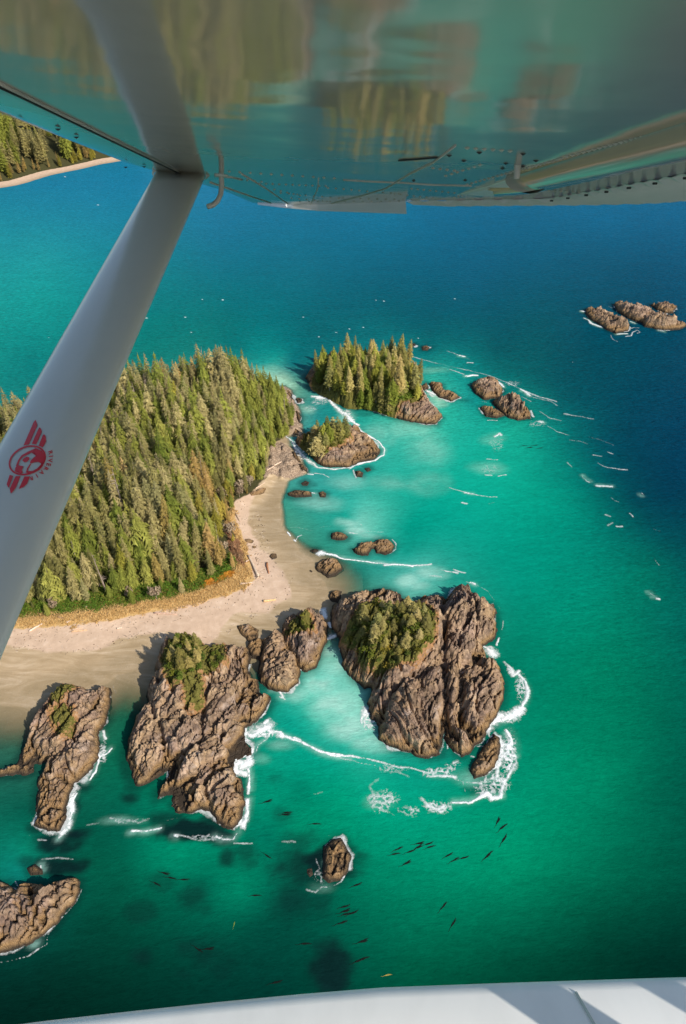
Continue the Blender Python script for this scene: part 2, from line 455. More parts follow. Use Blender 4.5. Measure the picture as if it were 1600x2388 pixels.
FAR = gpoly([(-900, 560), (-250, 480), (35, 432), (130, 407), (235, 382), (330, 368), (420, 340), (300, 300), (-900, 330)])
def far_h(x, y):
    d = sdf(x + 6 * fbm(x * 0.02, y * 0.02, 3), y + 6 * fbm(x * 0.02, y * 0.02, 4), FAR)
    return np.where(d < 0, d * 0.1, 0.05 * np.minimum(d, 16) + 0.32 * np.maximum(d - 18, 0) ** 0.97) * 1.0, d
def build_far():
    xs = np.arange(-900, 20, 5.0); ys = np.arange(480, 1300, 5.0)
    X, Y = np.meshgrid(xs, ys); h, d = far_h(X, Y)
    h = np.minimum(h, 60 + 10 * fbm(X * 0.01, Y * 0.01, 2))
    n, mm = X.shape; idx = np.arange(n * mm).reshape(n, mm)
    q = np.stack([idx[:-1, :-1], idx[:-1, 1:], idx[1:, 1:], idx[1:, :-1]], -1)[(d[:-1, :-1] > -25)]
    one = np.ones_like(d)
    me = mesh_np("hillside", np.stack([X, Y, h], -1).reshape(-1, 3), q.reshape(-1, 4), M_GROUND,
                 {"dry": one * 0.9, "grass": one * 0, "soak": 1 - smooth(-0.2, 0.5, h), "forest": 0.5 + (d - 16) / 8.0, "stony": one * 0}, shade=True)
    tag(obj("hillside", me), "far wooded shore with a pale beach strip", kind="structure")
build_far()

# ------------------------------------------------------------------ rocks
ROCKS = {}      # name -> (height lookup, outline)
def rock_shape(X, Y, poly, H, ang, ctrl, grooves, seed, wprof, rough):
    wx = 1.3 * fbm(X * 0.13, Y * 0.13, seed, 4) + 0.5 * fbm(X * 0.7, Y * 0.7, seed + 1, 3)
    wy = 1.3 * fbm(X * 0.13, Y * 0.13, seed + 2, 4) + 0.5 * fbm(X * 0.7, Y * 0.7, seed + 3, 3)
    k = min(1.0, H / 5.0)
    d = sdf(X + wx * k, Y + wy * k, poly)
    ca, sa = math.cos(ang), math.sin(ang)
    aw = 0.55 * fbm(X * 0.035, Y * 0.035, seed + 33, 2)
    cx0, cy0 = poly.mean(0)
    X0, Y0 = X - cx0, Y - cy0
    U = X0 * np.cos(ang + aw) + Y0 * np.sin(ang + aw) + cx0; V = -X0 * np.sin(ang + aw) + Y0 * np.cos(ang + aw) + cy0
    hl = H
    if ctrl:
        num = 0; den = 0
        for cx, cy, ch in ctrl:
            w = 1.0 / (((X - cx) ** 2 + (Y - cy) ** 2) + 6.0) ** 1.3
            num = num + w * ch; den = den + w
        hl = num / den
    hl = hl * (1 + 0.22 * fbm(X * 0.07, Y * 0.07, seed + 40, 3))
    prof = 1 - np.exp(-np.maximum(d, 0) / wprof)
    h = hl * prof
    ins = smooth(0.0, 2.5, d)
    W = 0.30 * fbm(X * 0.12, Y * 0.12, seed + 50, 3); W2 = 0.30 * fbm(X * 0.12, Y * 0.12, seed + 55, 3)
    slab = 0
    for i, (a, b, amp, tilt, ck, we, sw) in enumerate(((15, 7.0, 2.2, 2.4, 2.4, 0.045, 0.35), (5.4, 2.7, 0.95, 1.35, 1.0, 0.06, 0.4), (1.9, 1.1, 0.30, 0.42, 0.42, 0.11, 0.25))):
        cid, e, lx, ly, r2, r3 = voro(U / a + W, V / b + W2, seed + 60 + i * 7)
        slab = slab + sw * cid
        if i == 0 and H < 4: continue
        s = rough * (amp * (cid - 0.5) + tilt * (lx * (r2 - 0.5) * 2 + ly * (r3 - 0.5) * 2) - ck * np.exp(-(e / we) ** 2))
        h = h + s * ins * min(1.0, 0.45 + H / 10.0)
    ca2, sa2 = math.cos(ang + 1.25), math.sin(ang + 1.25)
    cid, e, lx, ly, r2, r3 = voro((X * ca2 + Y * sa2) / 10 + W, (-X * sa2 + Y * ca2) / 3.6 + W2, seed + 91)
    h = h - rough * 1.0 * np.exp(-(e / 0.045) ** 2) * ins + rough * 0.5 * (cid - 0.5) * ins
    # long joints that run right across the rock
    for a, b, w, dep, sd in ((0.045, 0.13, 0.045, 2.2, 3), (0.05, 0.16, 0.05, 1.7, 4), (0.11, 0.30, 0.07, 1.1, 5), (0.13, 0.34, 0.07, 0.9, 6)):
        nn_ = fbm(U * a, V * b, seed + 120 + sd, 3, 0.45)
        h = h - rough * dep * np.exp(-(nn_ / w) ** 2) * ins * min(1.0, 0.35 + H / 10.0)
    h = h + 0.14 * fbm(X * 1.3, Y * 1.3, seed + 97, 3) * ins
    for pts, w, dep in grooves:
        gd = seg_dist(X + 0.7 * wx, Y + 0.7 * wy, pts)
        h = h - dep * np.exp(-(gd / w) ** 2) * ins
    h = np.where(d > 0, np.maximum(h, 0.12 + 0.1 * d), 0.9 * d)
    return np.maximum(h, -1.6), d, slab

def build_rock(name, label, px, H, step=0.24, ang=0.6, ctrl=(), grooves=(), seed=1, moss=(), wprof=None, rough=1.0, group=None, back=0.35, zbase=0.0, cat="rock"):
    a = np.array(px, float)
    p0 = gpoly(px, zbase)
    cen = p0.mean(0)
    nn = np.roll(p0, -1, 0) - np.roll(p0, 1, 0)
    nrm = np.stack([nn[:, 1], -nn[:, 0]], -1)
    area = 0.5 * np.sum(p0[:, 0] * np.roll(p0[:, 1], -1) - np.roll(p0[:, 0], -1) * p0[:, 1])
    if area < 0: nrm = -nrm
    nrm /= (np.linalg.norm(nrm, axis=1, keepdims=True) + 1e-9)
    zz = zbase + back * H * np.clip(nrm[:, 1], 0, 1)
    poly = G(a[:, 0], a[:, 1], zz)[:, :2]
    lo = poly.min(0) - 2.2; hi = poly.max(0) + 2.2
    xs = np.arange(lo[0], hi[0], step); ys = np.arange(lo[1], hi[1], step)
    X, Y = np.meshgrid(xs, ys)
    X = X + (RNG.random(X.shape) - 0.5) * step * 0.5; Y = Y + (RNG.random(Y.shape) - 0.5) * step * 0.5
    cc = [(*G(c[0], c[1], c[2])[:2], c[2]) for c in ctrl]
    gg = [(gpoly(g[0], g[3] if len(g) > 3 else H * 0.6), g[1], g[2]) for g in grooves]
    h, d, slab = rock_shape(X, Y, poly, H, ang, cc, gg, seed, wprof or (0.9 + 0.16 * H), rough)
    mo = np.zeros_like(h)
    for mp in moss:
        zt = mp[0]; mo = np.maximum(mo, np.clip(0.5 + (sdf(X, Y, gpoly(mp[1], zt - 1.5)) + 1.6) / 5.0, 0, 1))
    h = h + zbase
    n, mm = X.shape; idx = np.arange(n * mm).reshape(n, mm)
    q = np.stack([idx[:-1, :-1], idx[:-1, 1:], idx[1:, 1:], idx[1:, :-1]], -1)
    ok = (d[:-1, :-1] > -1.8) | (d[1:, 1:] > -1.8)
    q = q[ok].reshape(-1, 4)
    used = np.unique(q); rem = np.full(n * mm, -1); rem[used] = np.arange(len(used))
    v = np.stack([X, Y, h], -1).reshape(-1, 3)[used]
    loc = np.array([cen[0], cen[1], zbase])
    me = mesh_np(name, v - loc, rem[q], M_ROCK, {"moss": mo.ravel()[used], "slab": slab.ravel()[used]})
    o = obj(name, me, loc=loc)
    tag(o, label, cat, group)
    def look(x, y):
        i = np.clip(((np.asarray(y) - ys[0]) / step).round().astype(int), 0, n - 1)
        j = np.clip(((np.asarray(x) - xs[0]) / step).round().astype(int), 0, mm - 1)
        return h[i, j]
    o_key = label
    ROCKS[o_key] = (look, poly, o)
    return look, poly

R1, P1 = build_rock("sea_stack", "largest rounded grey sea rock with trees on top, between the cove and the open water",
    cH([(290, 330), (320, 250), (400, 200), (500, 152), (620, 112), (680, 150), (730, 180), (800, 200), (860, 175), (960, 170), (1000, 195), (1030, 150),
        (1080, 128), (1130, 155), (1170, 200), (1250, 235), (1275, 270), (1300, 340), (1305, 420), (1285, 500), (1240, 530), (1215, 545), (1250, 580), (1300, 620),
        (1330, 680), (1345, 780), (1340, 860), (1310, 940), (1280, 990), (1250, 1060), (1210, 1130), (1150, 1180), (1090, 1220), (1040, 1190), (1010, 1130),
        (993, 1050), (985, 1150), (970, 1200), (900, 1225), (840, 1215), (780, 1185), (700, 1180), (640, 1165), (590, 1110), (570, 1050), (572, 1000),
        (540, 960), (525, 880), (545, 800), (500, 800), (440, 755), (400, 710), (365, 650), (340, 560), (325, 480), (300, 420)]),
    15, ang=1.15, seed=3, back=0.42,
    ctrl=[(*cH([(640, 380)])[0], 17), (*cH([(800, 420)])[0], 17), (*cH([(560, 480)])[0], 14), (*cH([(1080, 300)])[0], 12), (*cH([(1190, 400)])[0], 9),
          (*cH([(800, 800)])[0], 11), (*cH([(760, 1000)])[0], 9), (*cH([(900, 1080)])[0], 7.5), (*cH([(1190, 760)])[0], 10), (*cH([(1120, 1000)])[0], 7),
          (*cH([(600, 170)])[0], 2.5), (*cH([(700, 190)])[0], 3), (*cH([(380, 550)])[0], 9), (*cH([(1020, 650)])[0], 10)],
    grooves=[(cH([(985, 430), (975, 600), (985, 800), (985, 1000), (992, 1100)]), 1.3, 3.8, 6), (cH([(1010, 190), (965, 330), (990, 480), (1090, 560), (1200, 550)]), 1.5, 4.0, 7),
             (cH([(1190, 560), (1090, 690), (1080, 850), (1110, 960), (1170, 1010)]), 1.6, 4.2, 7), (cH([(560, 800), (700, 750), (830, 700), (960, 640), (1180, 590)]), 1.1, 2.6, 9),
             (cH([(640, 560), (620, 650), (570, 760)]), 1.0, 2.6, 8), (cH([(700, 790), (620, 880), (590, 960)]), 1.2, 3.2, 6), (cH([(1130, 270), (1110, 400), (1080, 520)]), 0.8, 2.2, 8),
             (cH([(840, 880), (870, 980), (920, 1020)]), 0.7, 1.8, 7), (cH([(1170, 880), (1190, 960)]), 0.6, 1.6, 6)],
    moss=[(15, cH([(380, 380), (470, 300), (560, 230), (700, 220), (860, 240), (910, 340), (900, 480), (800, 590), (660, 620), (500, 560), (470, 460)]))])
R2, P2 = build_rock("sea_rock", "brown wave-washed rock in white surf off the end of the largest rock",
    cH([(1290, 1060), (1325, 1100), (1320, 1200), (1290, 1280), (1230, 1340), (1170, 1355), (1140, 1300), (1160, 1240), (1200, 1180), (1240, 1120)]), 3.2, ang=0.9, seed=8, step=0.28)
R3, P3 = build_rock("sea_stack", "long craggy rock with a shrub cap on its landward end, touching the beach",
    cG([(440, 400), (470, 330), (560, 250), (640, 245), (700, 280), (760, 300), (830, 280), (900, 290), (940, 300), (990, 310), (1005, 380), (1000, 480), (1030, 490),
        (1060, 520), (1060, 590), (1110, 600), (1140, 660), (1100, 740), (1040, 790), (980, 830), (970, 880), (1010, 930), (1020, 990), (970, 1010), (910, 1040), (900, 1090),
        (940, 1130), (950, 1220), (960, 1300), (950, 1370), (940, 1420), (890, 1450), (830, 1420), (770, 1350), (700, 1330), (640, 1350), (560, 1345), (530, 1300),
        (545, 1235), (500, 1245), (440, 1260), (435, 1210), (480, 1140), (500, 1100), (430, 1130), (370, 1165), (300, 1175), (265, 1090), (255, 1000), (260, 930),
        (290, 860), (310, 760), (330, 690), (380, 680), (385, 610), (400, 560), (450, 510), (430, 460)]),
    10, ang=1.0, seed=15, back=0.5,
    ctrl=[(*cG([(610, 380)])[0], 12), (*cG([(620, 520)])[0], 11), (*cG([(820, 420)])[0], 8), (*cG([(800, 620)])[0], 9), (*cG([(560, 760)])[0], 9), (*cG([(400, 900)])[0], 6.5),
          (*cG([(650, 950)])[0], 8), (*cG([(700, 1180)])[0], 6.5), (*cG([(860, 1150)])[0], 6), (*cG([(980, 650)])[0], 5), (*cG([(930, 930)])[0], 2.5), (*cG([(330, 1080)])[0], 4), (*cG([(480, 1190)])[0], 3), (*cG([(950, 400)])[0], 5)],
    grooves=[(cG([(390, 690), (440, 800), (470, 900), (520, 960)]), 0.8, 2.4, 7), (cG([(760, 560), (690, 760), (700, 880), (560, 940), (500, 1080)]), 0.9, 2.8, 7),
             (cG([(1000, 500), (930, 600), (830, 720), (740, 850)]), 0.9, 2.8, 6), (cG([(640, 1100), (720, 1030), (860, 960)]), 0.8, 2.2, 6),
             (cG([(600, 1330), (560, 1200), (640, 1080)]), 0.8, 2.0, 5), (cG([(760, 1330), (730, 1200), (770, 1050)]), 0.7, 2.0, 5)],
    moss=[(10, cG([(480, 360), (560, 260), (690, 280), (720, 400), (700, 480), (640, 560), (540, 570), (500, 480)])), (9, cG([(740, 330), (820, 310), (830, 430), (770, 480), (730, 500)])),
          (8, cG([(640, 600), (700, 590), (690, 690), (640, 700)]))])
build_rock("sea_rock", "knobbly brown rock beside the green tide pool in the rock chain",
    cG([(1075, 290), (1150, 235), (1215, 265), (1240, 340), (1285, 390), (1300, 470), (1300, 565), (1245, 610), (1170, 605), (1100, 580), (1062, 520), (1062, 420), (1080, 360)]), 6, ang=0.8, seed=22, back=0.15)
R5, P5 = build_rock("sea_rock", "rounded mauve rock with a mossy top nearest the surf gap",
    cG([(1195, 205), (1255, 140), (1340, 118), (1440, 150), (1468, 210), (1462, 300), (1430, 390), (1395, 465), (1340, 488), (1280, 465), (1240, 405), (1200, 352), (1188, 290)]), 8, ang=1.3, seed=27,
    moss=[(7, cG([(1230, 220), (1290, 165), (1350, 165), (1370, 230), (1260, 240)]))], back=0.25)
build_rock("sea_rock", "small pale boulder at the sand's edge above the tide pool",
    cG([(920, 210), (1000, 185), (1060, 225), (1050, 300), (990, 310), (935, 255)]), 3.2, ang=0.5, seed=33, step=0.25, zbase=0.2)
build_rock("sea_rock", "low dark rock between the tide pool and the pale boulder",
    cG([(985, 300), (1075, 275), (1100, 340), (1070, 410), (1015, 400), (985, 350)]), 3.2, ang=0.5, seed=35, step=0.25)
R7, P7 = build_rock("sea_stack", "long sloping slab rock with small turf patches at the left side",
    cA([(560, 180), (700, 170), (790, 195), (860, 225), (990, 210), (1005, 330), (1000, 480), (985, 570), (920, 640), (895, 720), (890, 830), (860, 950), (830, 1030), (770, 1080),
        (690, 1120), (690, 1170), (640, 1250), (620, 1320), (620, 1420), (600, 1500), (560, 1560), (480, 1560), (400, 1530), (310, 1490), (330, 1420), (320, 1330), (340, 1230),
        (350, 1100), (390, 1000), (430, 920), (380, 930), (300, 950), (310, 1010), (260, 1040), (120, 1055), (0, 1060), (-60, 1000), (100, 900), (180, 830), (260, 690), (300, 560), (420, 390), (500, 280)]),
    8, ang=0.95, seed=41, back=0.5, rough=0.85,
    ctrl=[(*cA([(620, 300)])[0], 9), (*cA([(700, 450)])[0], 8), (*cA([(880, 400)])[0], 6), (*cA([(450, 650)])[0], 7), (*cA([(700, 850)])[0], 6.5), (*cA([(550, 1150)])[0], 5), (*cA([(480, 1400)])[0], 4), (*cA([(200, 980)])[0], 2.5)],
    grooves=[(cA([(890, 300), (780, 470), (620, 690), (480, 850), (420, 960)]), 0.8, 3.0, 6), (cA([(640, 560), (530, 640), (420, 760), (250, 850)]), 0.7, 2.4, 5), (cA([(400, 990), (560, 1040), (690, 1110)]), 0.6, 1.8, 4),
             (cA([(480, 330), (430, 430), (330, 600), (220, 780)]), 0.6, 2.2, 5), (cA([(350, 1420), (460, 1330), (620, 1310)]), 0.6, 1.8, 3)],
    moss=[(7, cA([(500, 500), (570, 455), (640, 480), (600, 545), (520, 560)])), (7, cA([(545, 640), (600, 590), (650, 570), (620, 640), (560, 670)])), (8, cA([(470, 370), (560, 230), (620, 200), (640, 230), (560, 330)]))])
R8, P8 = build_rock("sea_rock", "dark-topped rock ringed by thin foam in the lower left corner",
    cBL([(-150, 320), (-60, 260), (20, 255), (65, 275), (120, 245), (240, 245), (330, 212), (400, 240), (410, 300), (380, 370), (330, 430), (270, 510), (200, 560), (130, 610), (65, 635), (-60, 660), (-150, 640)]), 6.5, ang=0.7, seed=47, step=0.3, back=0.5,
    grooves=[(cBL([(130, 260), (180, 380), (240, 470)]), 0.7, 2.2, 4), (cBL([(70, 370), (150, 430), (180, 500)]), 0.6, 2.0, 4), (cBL([(230, 250), (200, 330), (120, 420)]), 0.6, 1.8, 4)])
build_rock("sea_rock", "small low rock just above the lower left corner rock",
    cBL([(140, 185), (180, 158), (220, 190), (225, 222), (160, 225)]), 1.6, ang=0.7, seed=49, step=0.22)
build_rock("sea_rock", "lone rusty rock awash in the dark reef near the kelp",
    cBC([(350, 275), (400, 235), (440, 228), (470, 270), (495, 330), (480, 400), (440, 460), (380, 475), (340, 440), (350, 360)]), 2.5, ang=1.2, seed=53, step=0.22)
build_rock("sea_rock", "tiny rock knob awash left of the lone rusty rock",
    cBC([(262, 395), (285, 390), (292, 425), (275, 440), (260, 420)]), 0.8, ang=1.2, seed=55, step=0.16)
R10, P10 = build_rock("rock_islet", "small islet with a clump of trees and a bare sloping rock point",
    cE([(205, 640), (250, 610), (330, 575), (450, 562), (530, 575), (610, 640), (650, 700), (620, 740), (540, 760), (470, 785), (380, 780), (310, 765), (280, 720), (225, 690)]), 6, ang=0.4, seed=61, back=0.4,
    ctrl=[(*cE([(350, 640)])[0], 8), (*cE([(430, 640)])[0], 6.5), (*cE([(540, 680)])[0], 4), (*cE([(240, 660)])[0], 3.5)],
    moss=[(7, cE([(215, 650), (260, 600), (330, 580), (440, 580), (480, 630), (420, 660), (330, 690), (290, 680)]))])
R11, P11 = build_rock("rock_islet", "larger wooded islet beyond the channel with a rocky skirt",
    cE([(255, 315), (280, 380), (340, 410), (440, 460), (480, 482), (560, 482), (640, 502), (720, 527), (800, 547), (880, 562), (940, 562), (965, 525), (930, 480), (890, 430), (860, 370), (835, 320), (850, 285), (850, 258),
        (800, 245), (700, 190), (500, 180), (380, 195), (300, 250)]), 7, ang=0.5, seed=67, back=0.5,
    ctrl=[(*cE([(500, 340)])[0], 11), (*cE([(650, 340)])[0], 11), (*cE([(780, 380)])[0], 8), (*cE([(850, 480)])[0], 5), (*cE([(400, 350)])[0], 8), (*cE([(560, 460)])[0], 4), (*cE([(310, 370)])[0], 2.5)],
    moss=[(8, cE([(290, 300), (330, 380), (430, 430), (520, 445), (640, 455), (700, 470), (760, 430), (850, 410), (840, 330), (760, 240), (420, 220), (320, 260)]))])
build_rock("sea_rock", "two-humped low rock beside the larger wooded islet",
    cE([(895, 345), (930, 335), (965, 345), (975, 378), (1020, 385), (1055, 420), (1010, 442), (950, 422), (915, 390)]), 3.2, ang=0.3, seed=71)
build_rock("sea_rock", "tiny rock wedged between the wooded islet and the two-humped rock",
    cE([(845, 365), (885, 335), (897, 370), (870, 385)]), 2, ang=0.3, seed=73)
build_rock("sea_rock", "smooth oval rock at the outer reef, left of the split boulder rock",
    cE([(1118, 355), (1150, 325), (1200, 320), (1245, 335), (1287, 380), (1270, 422), (1190, 433), (1140, 400)]), 5, ang=-0.3, seed=77, rough=0.6)
build_rock("sea_rock", "split boulder rock at the outer reef facing open water",
    cE([(1225, 435), (1270, 415), (1330, 408), (1390, 455), (1430, 500), (1428, 530), (1360, 538), (1310, 520), (1260, 490)]), 5.5, ang=0.9, seed=79)
build_rock("sea_rock", "low brown ledge in front of the split boulder rock",
    cE([(1158, 475), (1180, 458), (1240, 475), (1295, 515), (1250, 530), (1190, 520)]), 2.4, ang=-0.3, seed=83)
build_rock("sea_rock", "speck of rock alone above the larger wooded islet's right side",
    cE([(858, 152), (880, 145), (902, 158), (890, 174), (865, 172)]), 2.0, ang=0.2, seed=85)
build_rock("sea_rock", "smallest speck of rock left of the lone speck above the islet",
    cE([(808, 140), (822, 134), (830, 150), (815, 156)]), 1.0, ang=0.2, seed=86, step=0.3)
build_rock("sea_rock", "left ridge of the distant rock group at the right edge, foam along its foot",
    cR([(330, 310), (400, 275), (460, 320), (560, 350), (680, 400), (790, 450), (880, 540), (860, 590), (720, 620), (620, 580), (500, 500), (400, 450), (330, 370)]), 6, ang=-0.3, seed=89, step=0.5)
build_rock("sea_rock", "middle and longest ridge of the distant rock group at the right edge",
    cR([(680, 240), (760, 212), (860, 232), (990, 300), (1080, 330), (1200, 370), (1330, 420), (1480, 470), (1560, 520), (1480, 570), (1310, 580), (1220, 570), (1070, 530), (1040, 490), (950, 470), (840, 420), (720, 350), (690, 290)]), 7, ang=-0.3, seed=91, step=0.5)
build_rock("sea_rock", "upper small rock of the distant rock group at the right edge",
    cR([(1140, 255), (1220, 230), (1330, 240), (1440, 290), (1420, 370), (1310, 380), (1200, 330)]), 4.5, ang=-0.3, seed=93, step=0.5)
# shore rocks of the beach
TIDE = "tide rocks along the beach"
build_rock("tide_rock", "long ochre tide rock lying off the north end of the beach", cE([(158, 915), (200, 897), (250, 900), (282, 912), (283, 935), (200, 942), (165, 932)]), 2.2, ang=0.1, seed=95, step=0.28, group=TIDE)
build_rock("tide_rock", "small round tide rock right of the long ochre one", cE([(320, 915), (345, 905), (362, 920), (355, 942), (328, 940)]), 1.6, ang=0.1, seed=96, step=0.26, group=TIDE)
build_rock("tide_rock", "dark half-sunk tide rock above the long ochre one", cE([(228, 868), (250, 850), (272, 862), (262, 882), (238, 880)]), 1.1, ang=0.1, seed=97, step=0.26, group=TIDE)
build_rock("tide_rock", "low tide rock in front of the small islet's point", cE([(508, 805), (535, 797), (556, 812), (550, 836), (518, 835)]), 1.7, ang=0.3, seed=98, step=0.26, group=TIDE)
build_rock("tide_rock", "tide rock right of the low one before the small islet", cE([(560, 788), (585, 780), (598, 798), (575, 808)]), 1.3, ang=0.3, seed=99, step=0.26, group=TIDE)
build_rock("tide_rock", "oval brown tide rock with pale water behind it, off the mid beach", c2([(640, 340), (660, 295), (730, 285), (800, 310), (845, 360), (810, 392), (720, 395), (655, 375)]), 2.3, ang=0.0, seed=101, step=0.26, group=TIDE)
build_rock("tide_rock", "crooked double tide rock with a notch, off the mid beach", c2([(870, 495), (920, 480), (970, 415), (1060, 400), (1130, 395), (1190, 365), (1270, 370), (1340, 410), (1375, 470), (1350, 530), (1270, 562), (1200, 545), (1150, 540), (1130, 490),
            (1095, 495), (1070, 560), (1000, 570), (930, 545)]), 2.9, ang=0.6, seed=103, step=0.26, group=TIDE)
build_rock("tide_rock", "broad weedy tide rock on the wet sand, mid beach", c2([(465, 720), (480, 660), (560, 600), (650, 580), (730, 610), (775, 680), (780, 730), (700, 790), (610, 815), (550, 780), (500, 750)]), 3.0, ang=0.9, seed=105, step=0.26, group=TIDE)
build_rock("tide_rock", "small tide rock where the surf line meets the sand", c2([(415, 505), (450, 480), (500, 490), (505, 520), (450, 530)]), 1.3, ang=0.2, seed=107, step=0.24, group=TIDE)
build_rock("tide_rock", "dark tide rock on the sand in the largest rock's shadow", c2([(610, 1040), (625, 980), (680, 945), (755, 960), (760, 1040), (740, 1095), (660, 1100)]), 2.8, ang=0.8, seed=109, step=0.26, group=TIDE)
build_rock("tide_rock", "tiny stone left of the broad weedy tide rock", c2([(395, 745), (415, 725), (440, 745), (425, 765)]), 0.8, ang=0.8, seed=110, step=0.2, group=TIDE)
def bld(label, px, H, seed, z=1.2): build_rock("boulder", label, px, H, step=0.22, ang=0.4, seed=seed, zbase=z, group="boulders on the dry sand", cat="boulder")
bld("grey flat boulder half buried in the sand at the forest corner", c6([(835, 400), (870, 362), (930, 362), (985, 395), (960, 435), (880, 440)]), 1.2, 121)
bld("dark stone below the grey flat boulder", c6([(970, 485), (995, 465), (1020, 480), (1000, 505)]), 0.9, 122)
bld("small stone left of the dark stone on the sand", c6([(895, 525), (915, 508), (938, 522), (918, 542)]), 0.6, 123)
bld("stone at the upper side of the longest driftwood log", c6([(900, 870), (925, 830), (970, 840), (960, 870), (920, 890)]), 0.9, 124)
bld("mossy dark stone at the lower side of the longest driftwood log", c6([(895, 965), (930, 935), (970, 945), (965, 990), (920, 1000)]), 1.0, 125)
bld("pale cluster stone at the wet sand's edge", c6([(1235, 630), (1270, 585), (1320, 590), (1330, 640), (1280, 670)]), 0.8, 126, 0.9)
bld("rock slab at the foot of the green trees, north end of the beach", c3([(95, 1780), (150, 1740), (250, 1715), (340, 1660), (400, 1690), (360, 1770), (260, 1810), (170, 1840)]), 2.2, 127, 0.9)
# broken ledges of the stony point between the forest and the islets
LEDGE = "ledge rocks of the stony point"
for i, (lab, pts, H) in enumerate((
    ("low ledge rock at the stony point's outer tip", [(880, 1330), (940, 1300), (1020, 1400), (1010, 1450), (930, 1440)], 2.0),
    ("long ledge rock along the channel side of the stony point", [(760, 1130), (820, 1120), (900, 1230), (930, 1300), (860, 1300), (790, 1220)], 2.2),
    ("grey ledge rock behind the two pale logs of the stony point", [(570, 1120), (640, 1080), (720, 1110), (730, 1180), (640, 1210), (580, 1180)], 1.8),
    ("brown ledge rock below the pale logs of the stony point", [(740, 1330), (820, 1300), (880, 1360), (850, 1430), (770, 1420)], 1.6),
    ("weedy ledge rock at the sand side of the stony point", [(650, 1420), (720, 1390), (760, 1450), (720, 1510), (660, 1490)], 1.4),
    ("ledge rock under the forest edge left of the upright log", [(400, 1400), (450, 1350), (500, 1420), (470, 1490), (410, 1480)], 1.6),
    ("orange-brown rock knob at the wooded point's tip", [(840, 330), (890, 300), (950, 330), (940, 390), (870, 400)], 2.4),
    ("dark ledge rock along the wooded point's upper shore", [(690, 180), (760, 190), (790, 290), (800, 380), (730, 350), (690, 260)], 2.2),
    ("dark ledge rock facing the small islet across the gap", [(840, 470), (890, 520), (930, 600), (900, 700), (860, 640), (840, 560)], 2.4),
    ("stepped ledge rock where the pocket beach meets the gap", [(780, 800), (850, 780), (910, 820), (880, 880), (800, 870)], 1.8))):
    build_rock("ledge_rock", lab, c3(pts), H, step=0.26, ang=0.5 + 0.3 * i, seed=140 + i, group=LEDGE)
# ------------------------------------------------------------------ foam lines: (points, width px, density)
FO = []
def foam(pts, w, dens=1.0): FO.append((pts, w, dens))
foam(cE([(150, 620), (195, 680), (250, 735), (310, 782)]), 7, 0.9)
foam(cE([(310, 785), (400, 796), (490, 786)]), 4.5, 0.95)
foam(cE([(530, 766), (620, 746), (660, 720), (668, 690), (640, 662), (580, 622), (540, 592), (515, 560)]), 4.2, 1.0)
foam(cE([(515, 560), (470, 520), (440, 500), (400, 460), (370, 428), (320, 420)]), 6.5, 1.0)
foam(cE([(450, 500), (490, 540)]), 12, 0.75)
foam(cE([(290, 415), (340, 415), (380, 412)]), 7, 0.9)
foam(cE([(250, 470), (300, 480)]), 5, 0.45)
foam(cE([(300, 815), (340, 822), (375, 838)]), 3, 0.7)
foam(cE([(260, 820), (285, 822)]), 4, 0.9); foam(cE([(285, 915), (310, 918)]), 3.2, 0.9)
foam(cE([(480, 790), (520, 770), (545, 765)]), 4, 0.7); foam(cE([(505, 800), (515, 840)]), 3, 0.6)
foam(cE([(890, 385), (915, 395), (935, 405)]), 7, 0.9); foam(cE([(930, 430), (960, 440)]), 4, 0.5); foam(cE([(820, 545), (845, 547)]), 3.5, 0.7)
foam(cE([(845, 262), (858, 290), (845, 300)]), 4, 0.7)
foam(cE([(990, 178), (1050, 200), (1110, 222)]), 2.6, 0.62); foam(cE([(1055, 203), (1085, 209)]), 3, 0.95); foam(cE([(1095, 238), (1125, 238)]), 2.5, 0.7)
foam(cE([(780, 200), (900, 232), (1050, 268), (1200, 300), (1300, 340), (1400, 390), (1480, 420), (1560, 440)]), 3.0, 0.50)
foam(cE([(1000, 272), (1080, 298)]), 3, 0.55); foam(cE([(1098, 312), (1120, 304), (1150, 305)]), 3, 1.0)
foam(cE([(1205, 332), (1260, 340), (1285, 365)]), 4.5, 0.9); foam(cE([(1310, 345), (1345, 360)]), 3.5, 0.8); foam(cE([(1375, 380), (1400, 392), (1418, 408)]), 4, 1.0)
foam(cE([(1380, 415), (1430, 440)]), 3, 0.7); foam(cE([(1475, 545), (1495, 552)]), 3.5, 0.95); foam(cE([(1430, 490), (1440, 520)]), 4, 0.8); foam(cE([(1200, 540), (1250, 540)]), 4, 0.6)
foam(cE([(1170, 440), (1200, 445)]), 4, 0.7)
foam(c5([(600, 330), (680, 380), (750, 395)]), 4, 0.62); foam(c5([(610, 402), (630, 405)]), 4, 0.95); foam(c5([(660, 430), (720, 470), (800, 490)]), 3.5, 0.72)
foam(c5([(810, 522), (870, 532), (930, 550)]), 4, 0.72); foam(c5([(930, 500), (1010, 520), (1090, 555)]), 3.2, 0.6); foam(c5([(770, 350), (830, 362), (960, 385)]), 3.0, 0.55)
foam(c5([(560, 240), (680, 270), (730, 300)]), 3, 0.45); foam(c5([(1050, 600), (1090, 612)]), 3, 0.7); foam(c5([(960, 625), (1015, 628)]), 3, 0.7)
foam(c5([(990, 675), (1060, 705), (1180, 718)]), 3.5, 0.7); foam(c5([(895, 760), (920, 785), (945, 800)]), 5, 0.85); foam(c5([(985, 822), (1080, 826)]), 3.6, 0.9)
foam(c5([(1080, 900), (1100, 920), (1135, 930)]), 4.5, 0.62); foam(c5([(1205, 1000), (1225, 1025)]), 4, 0.7); foam(c5([(1035, 1010), (1065, 1022)]), 5, 0.7)
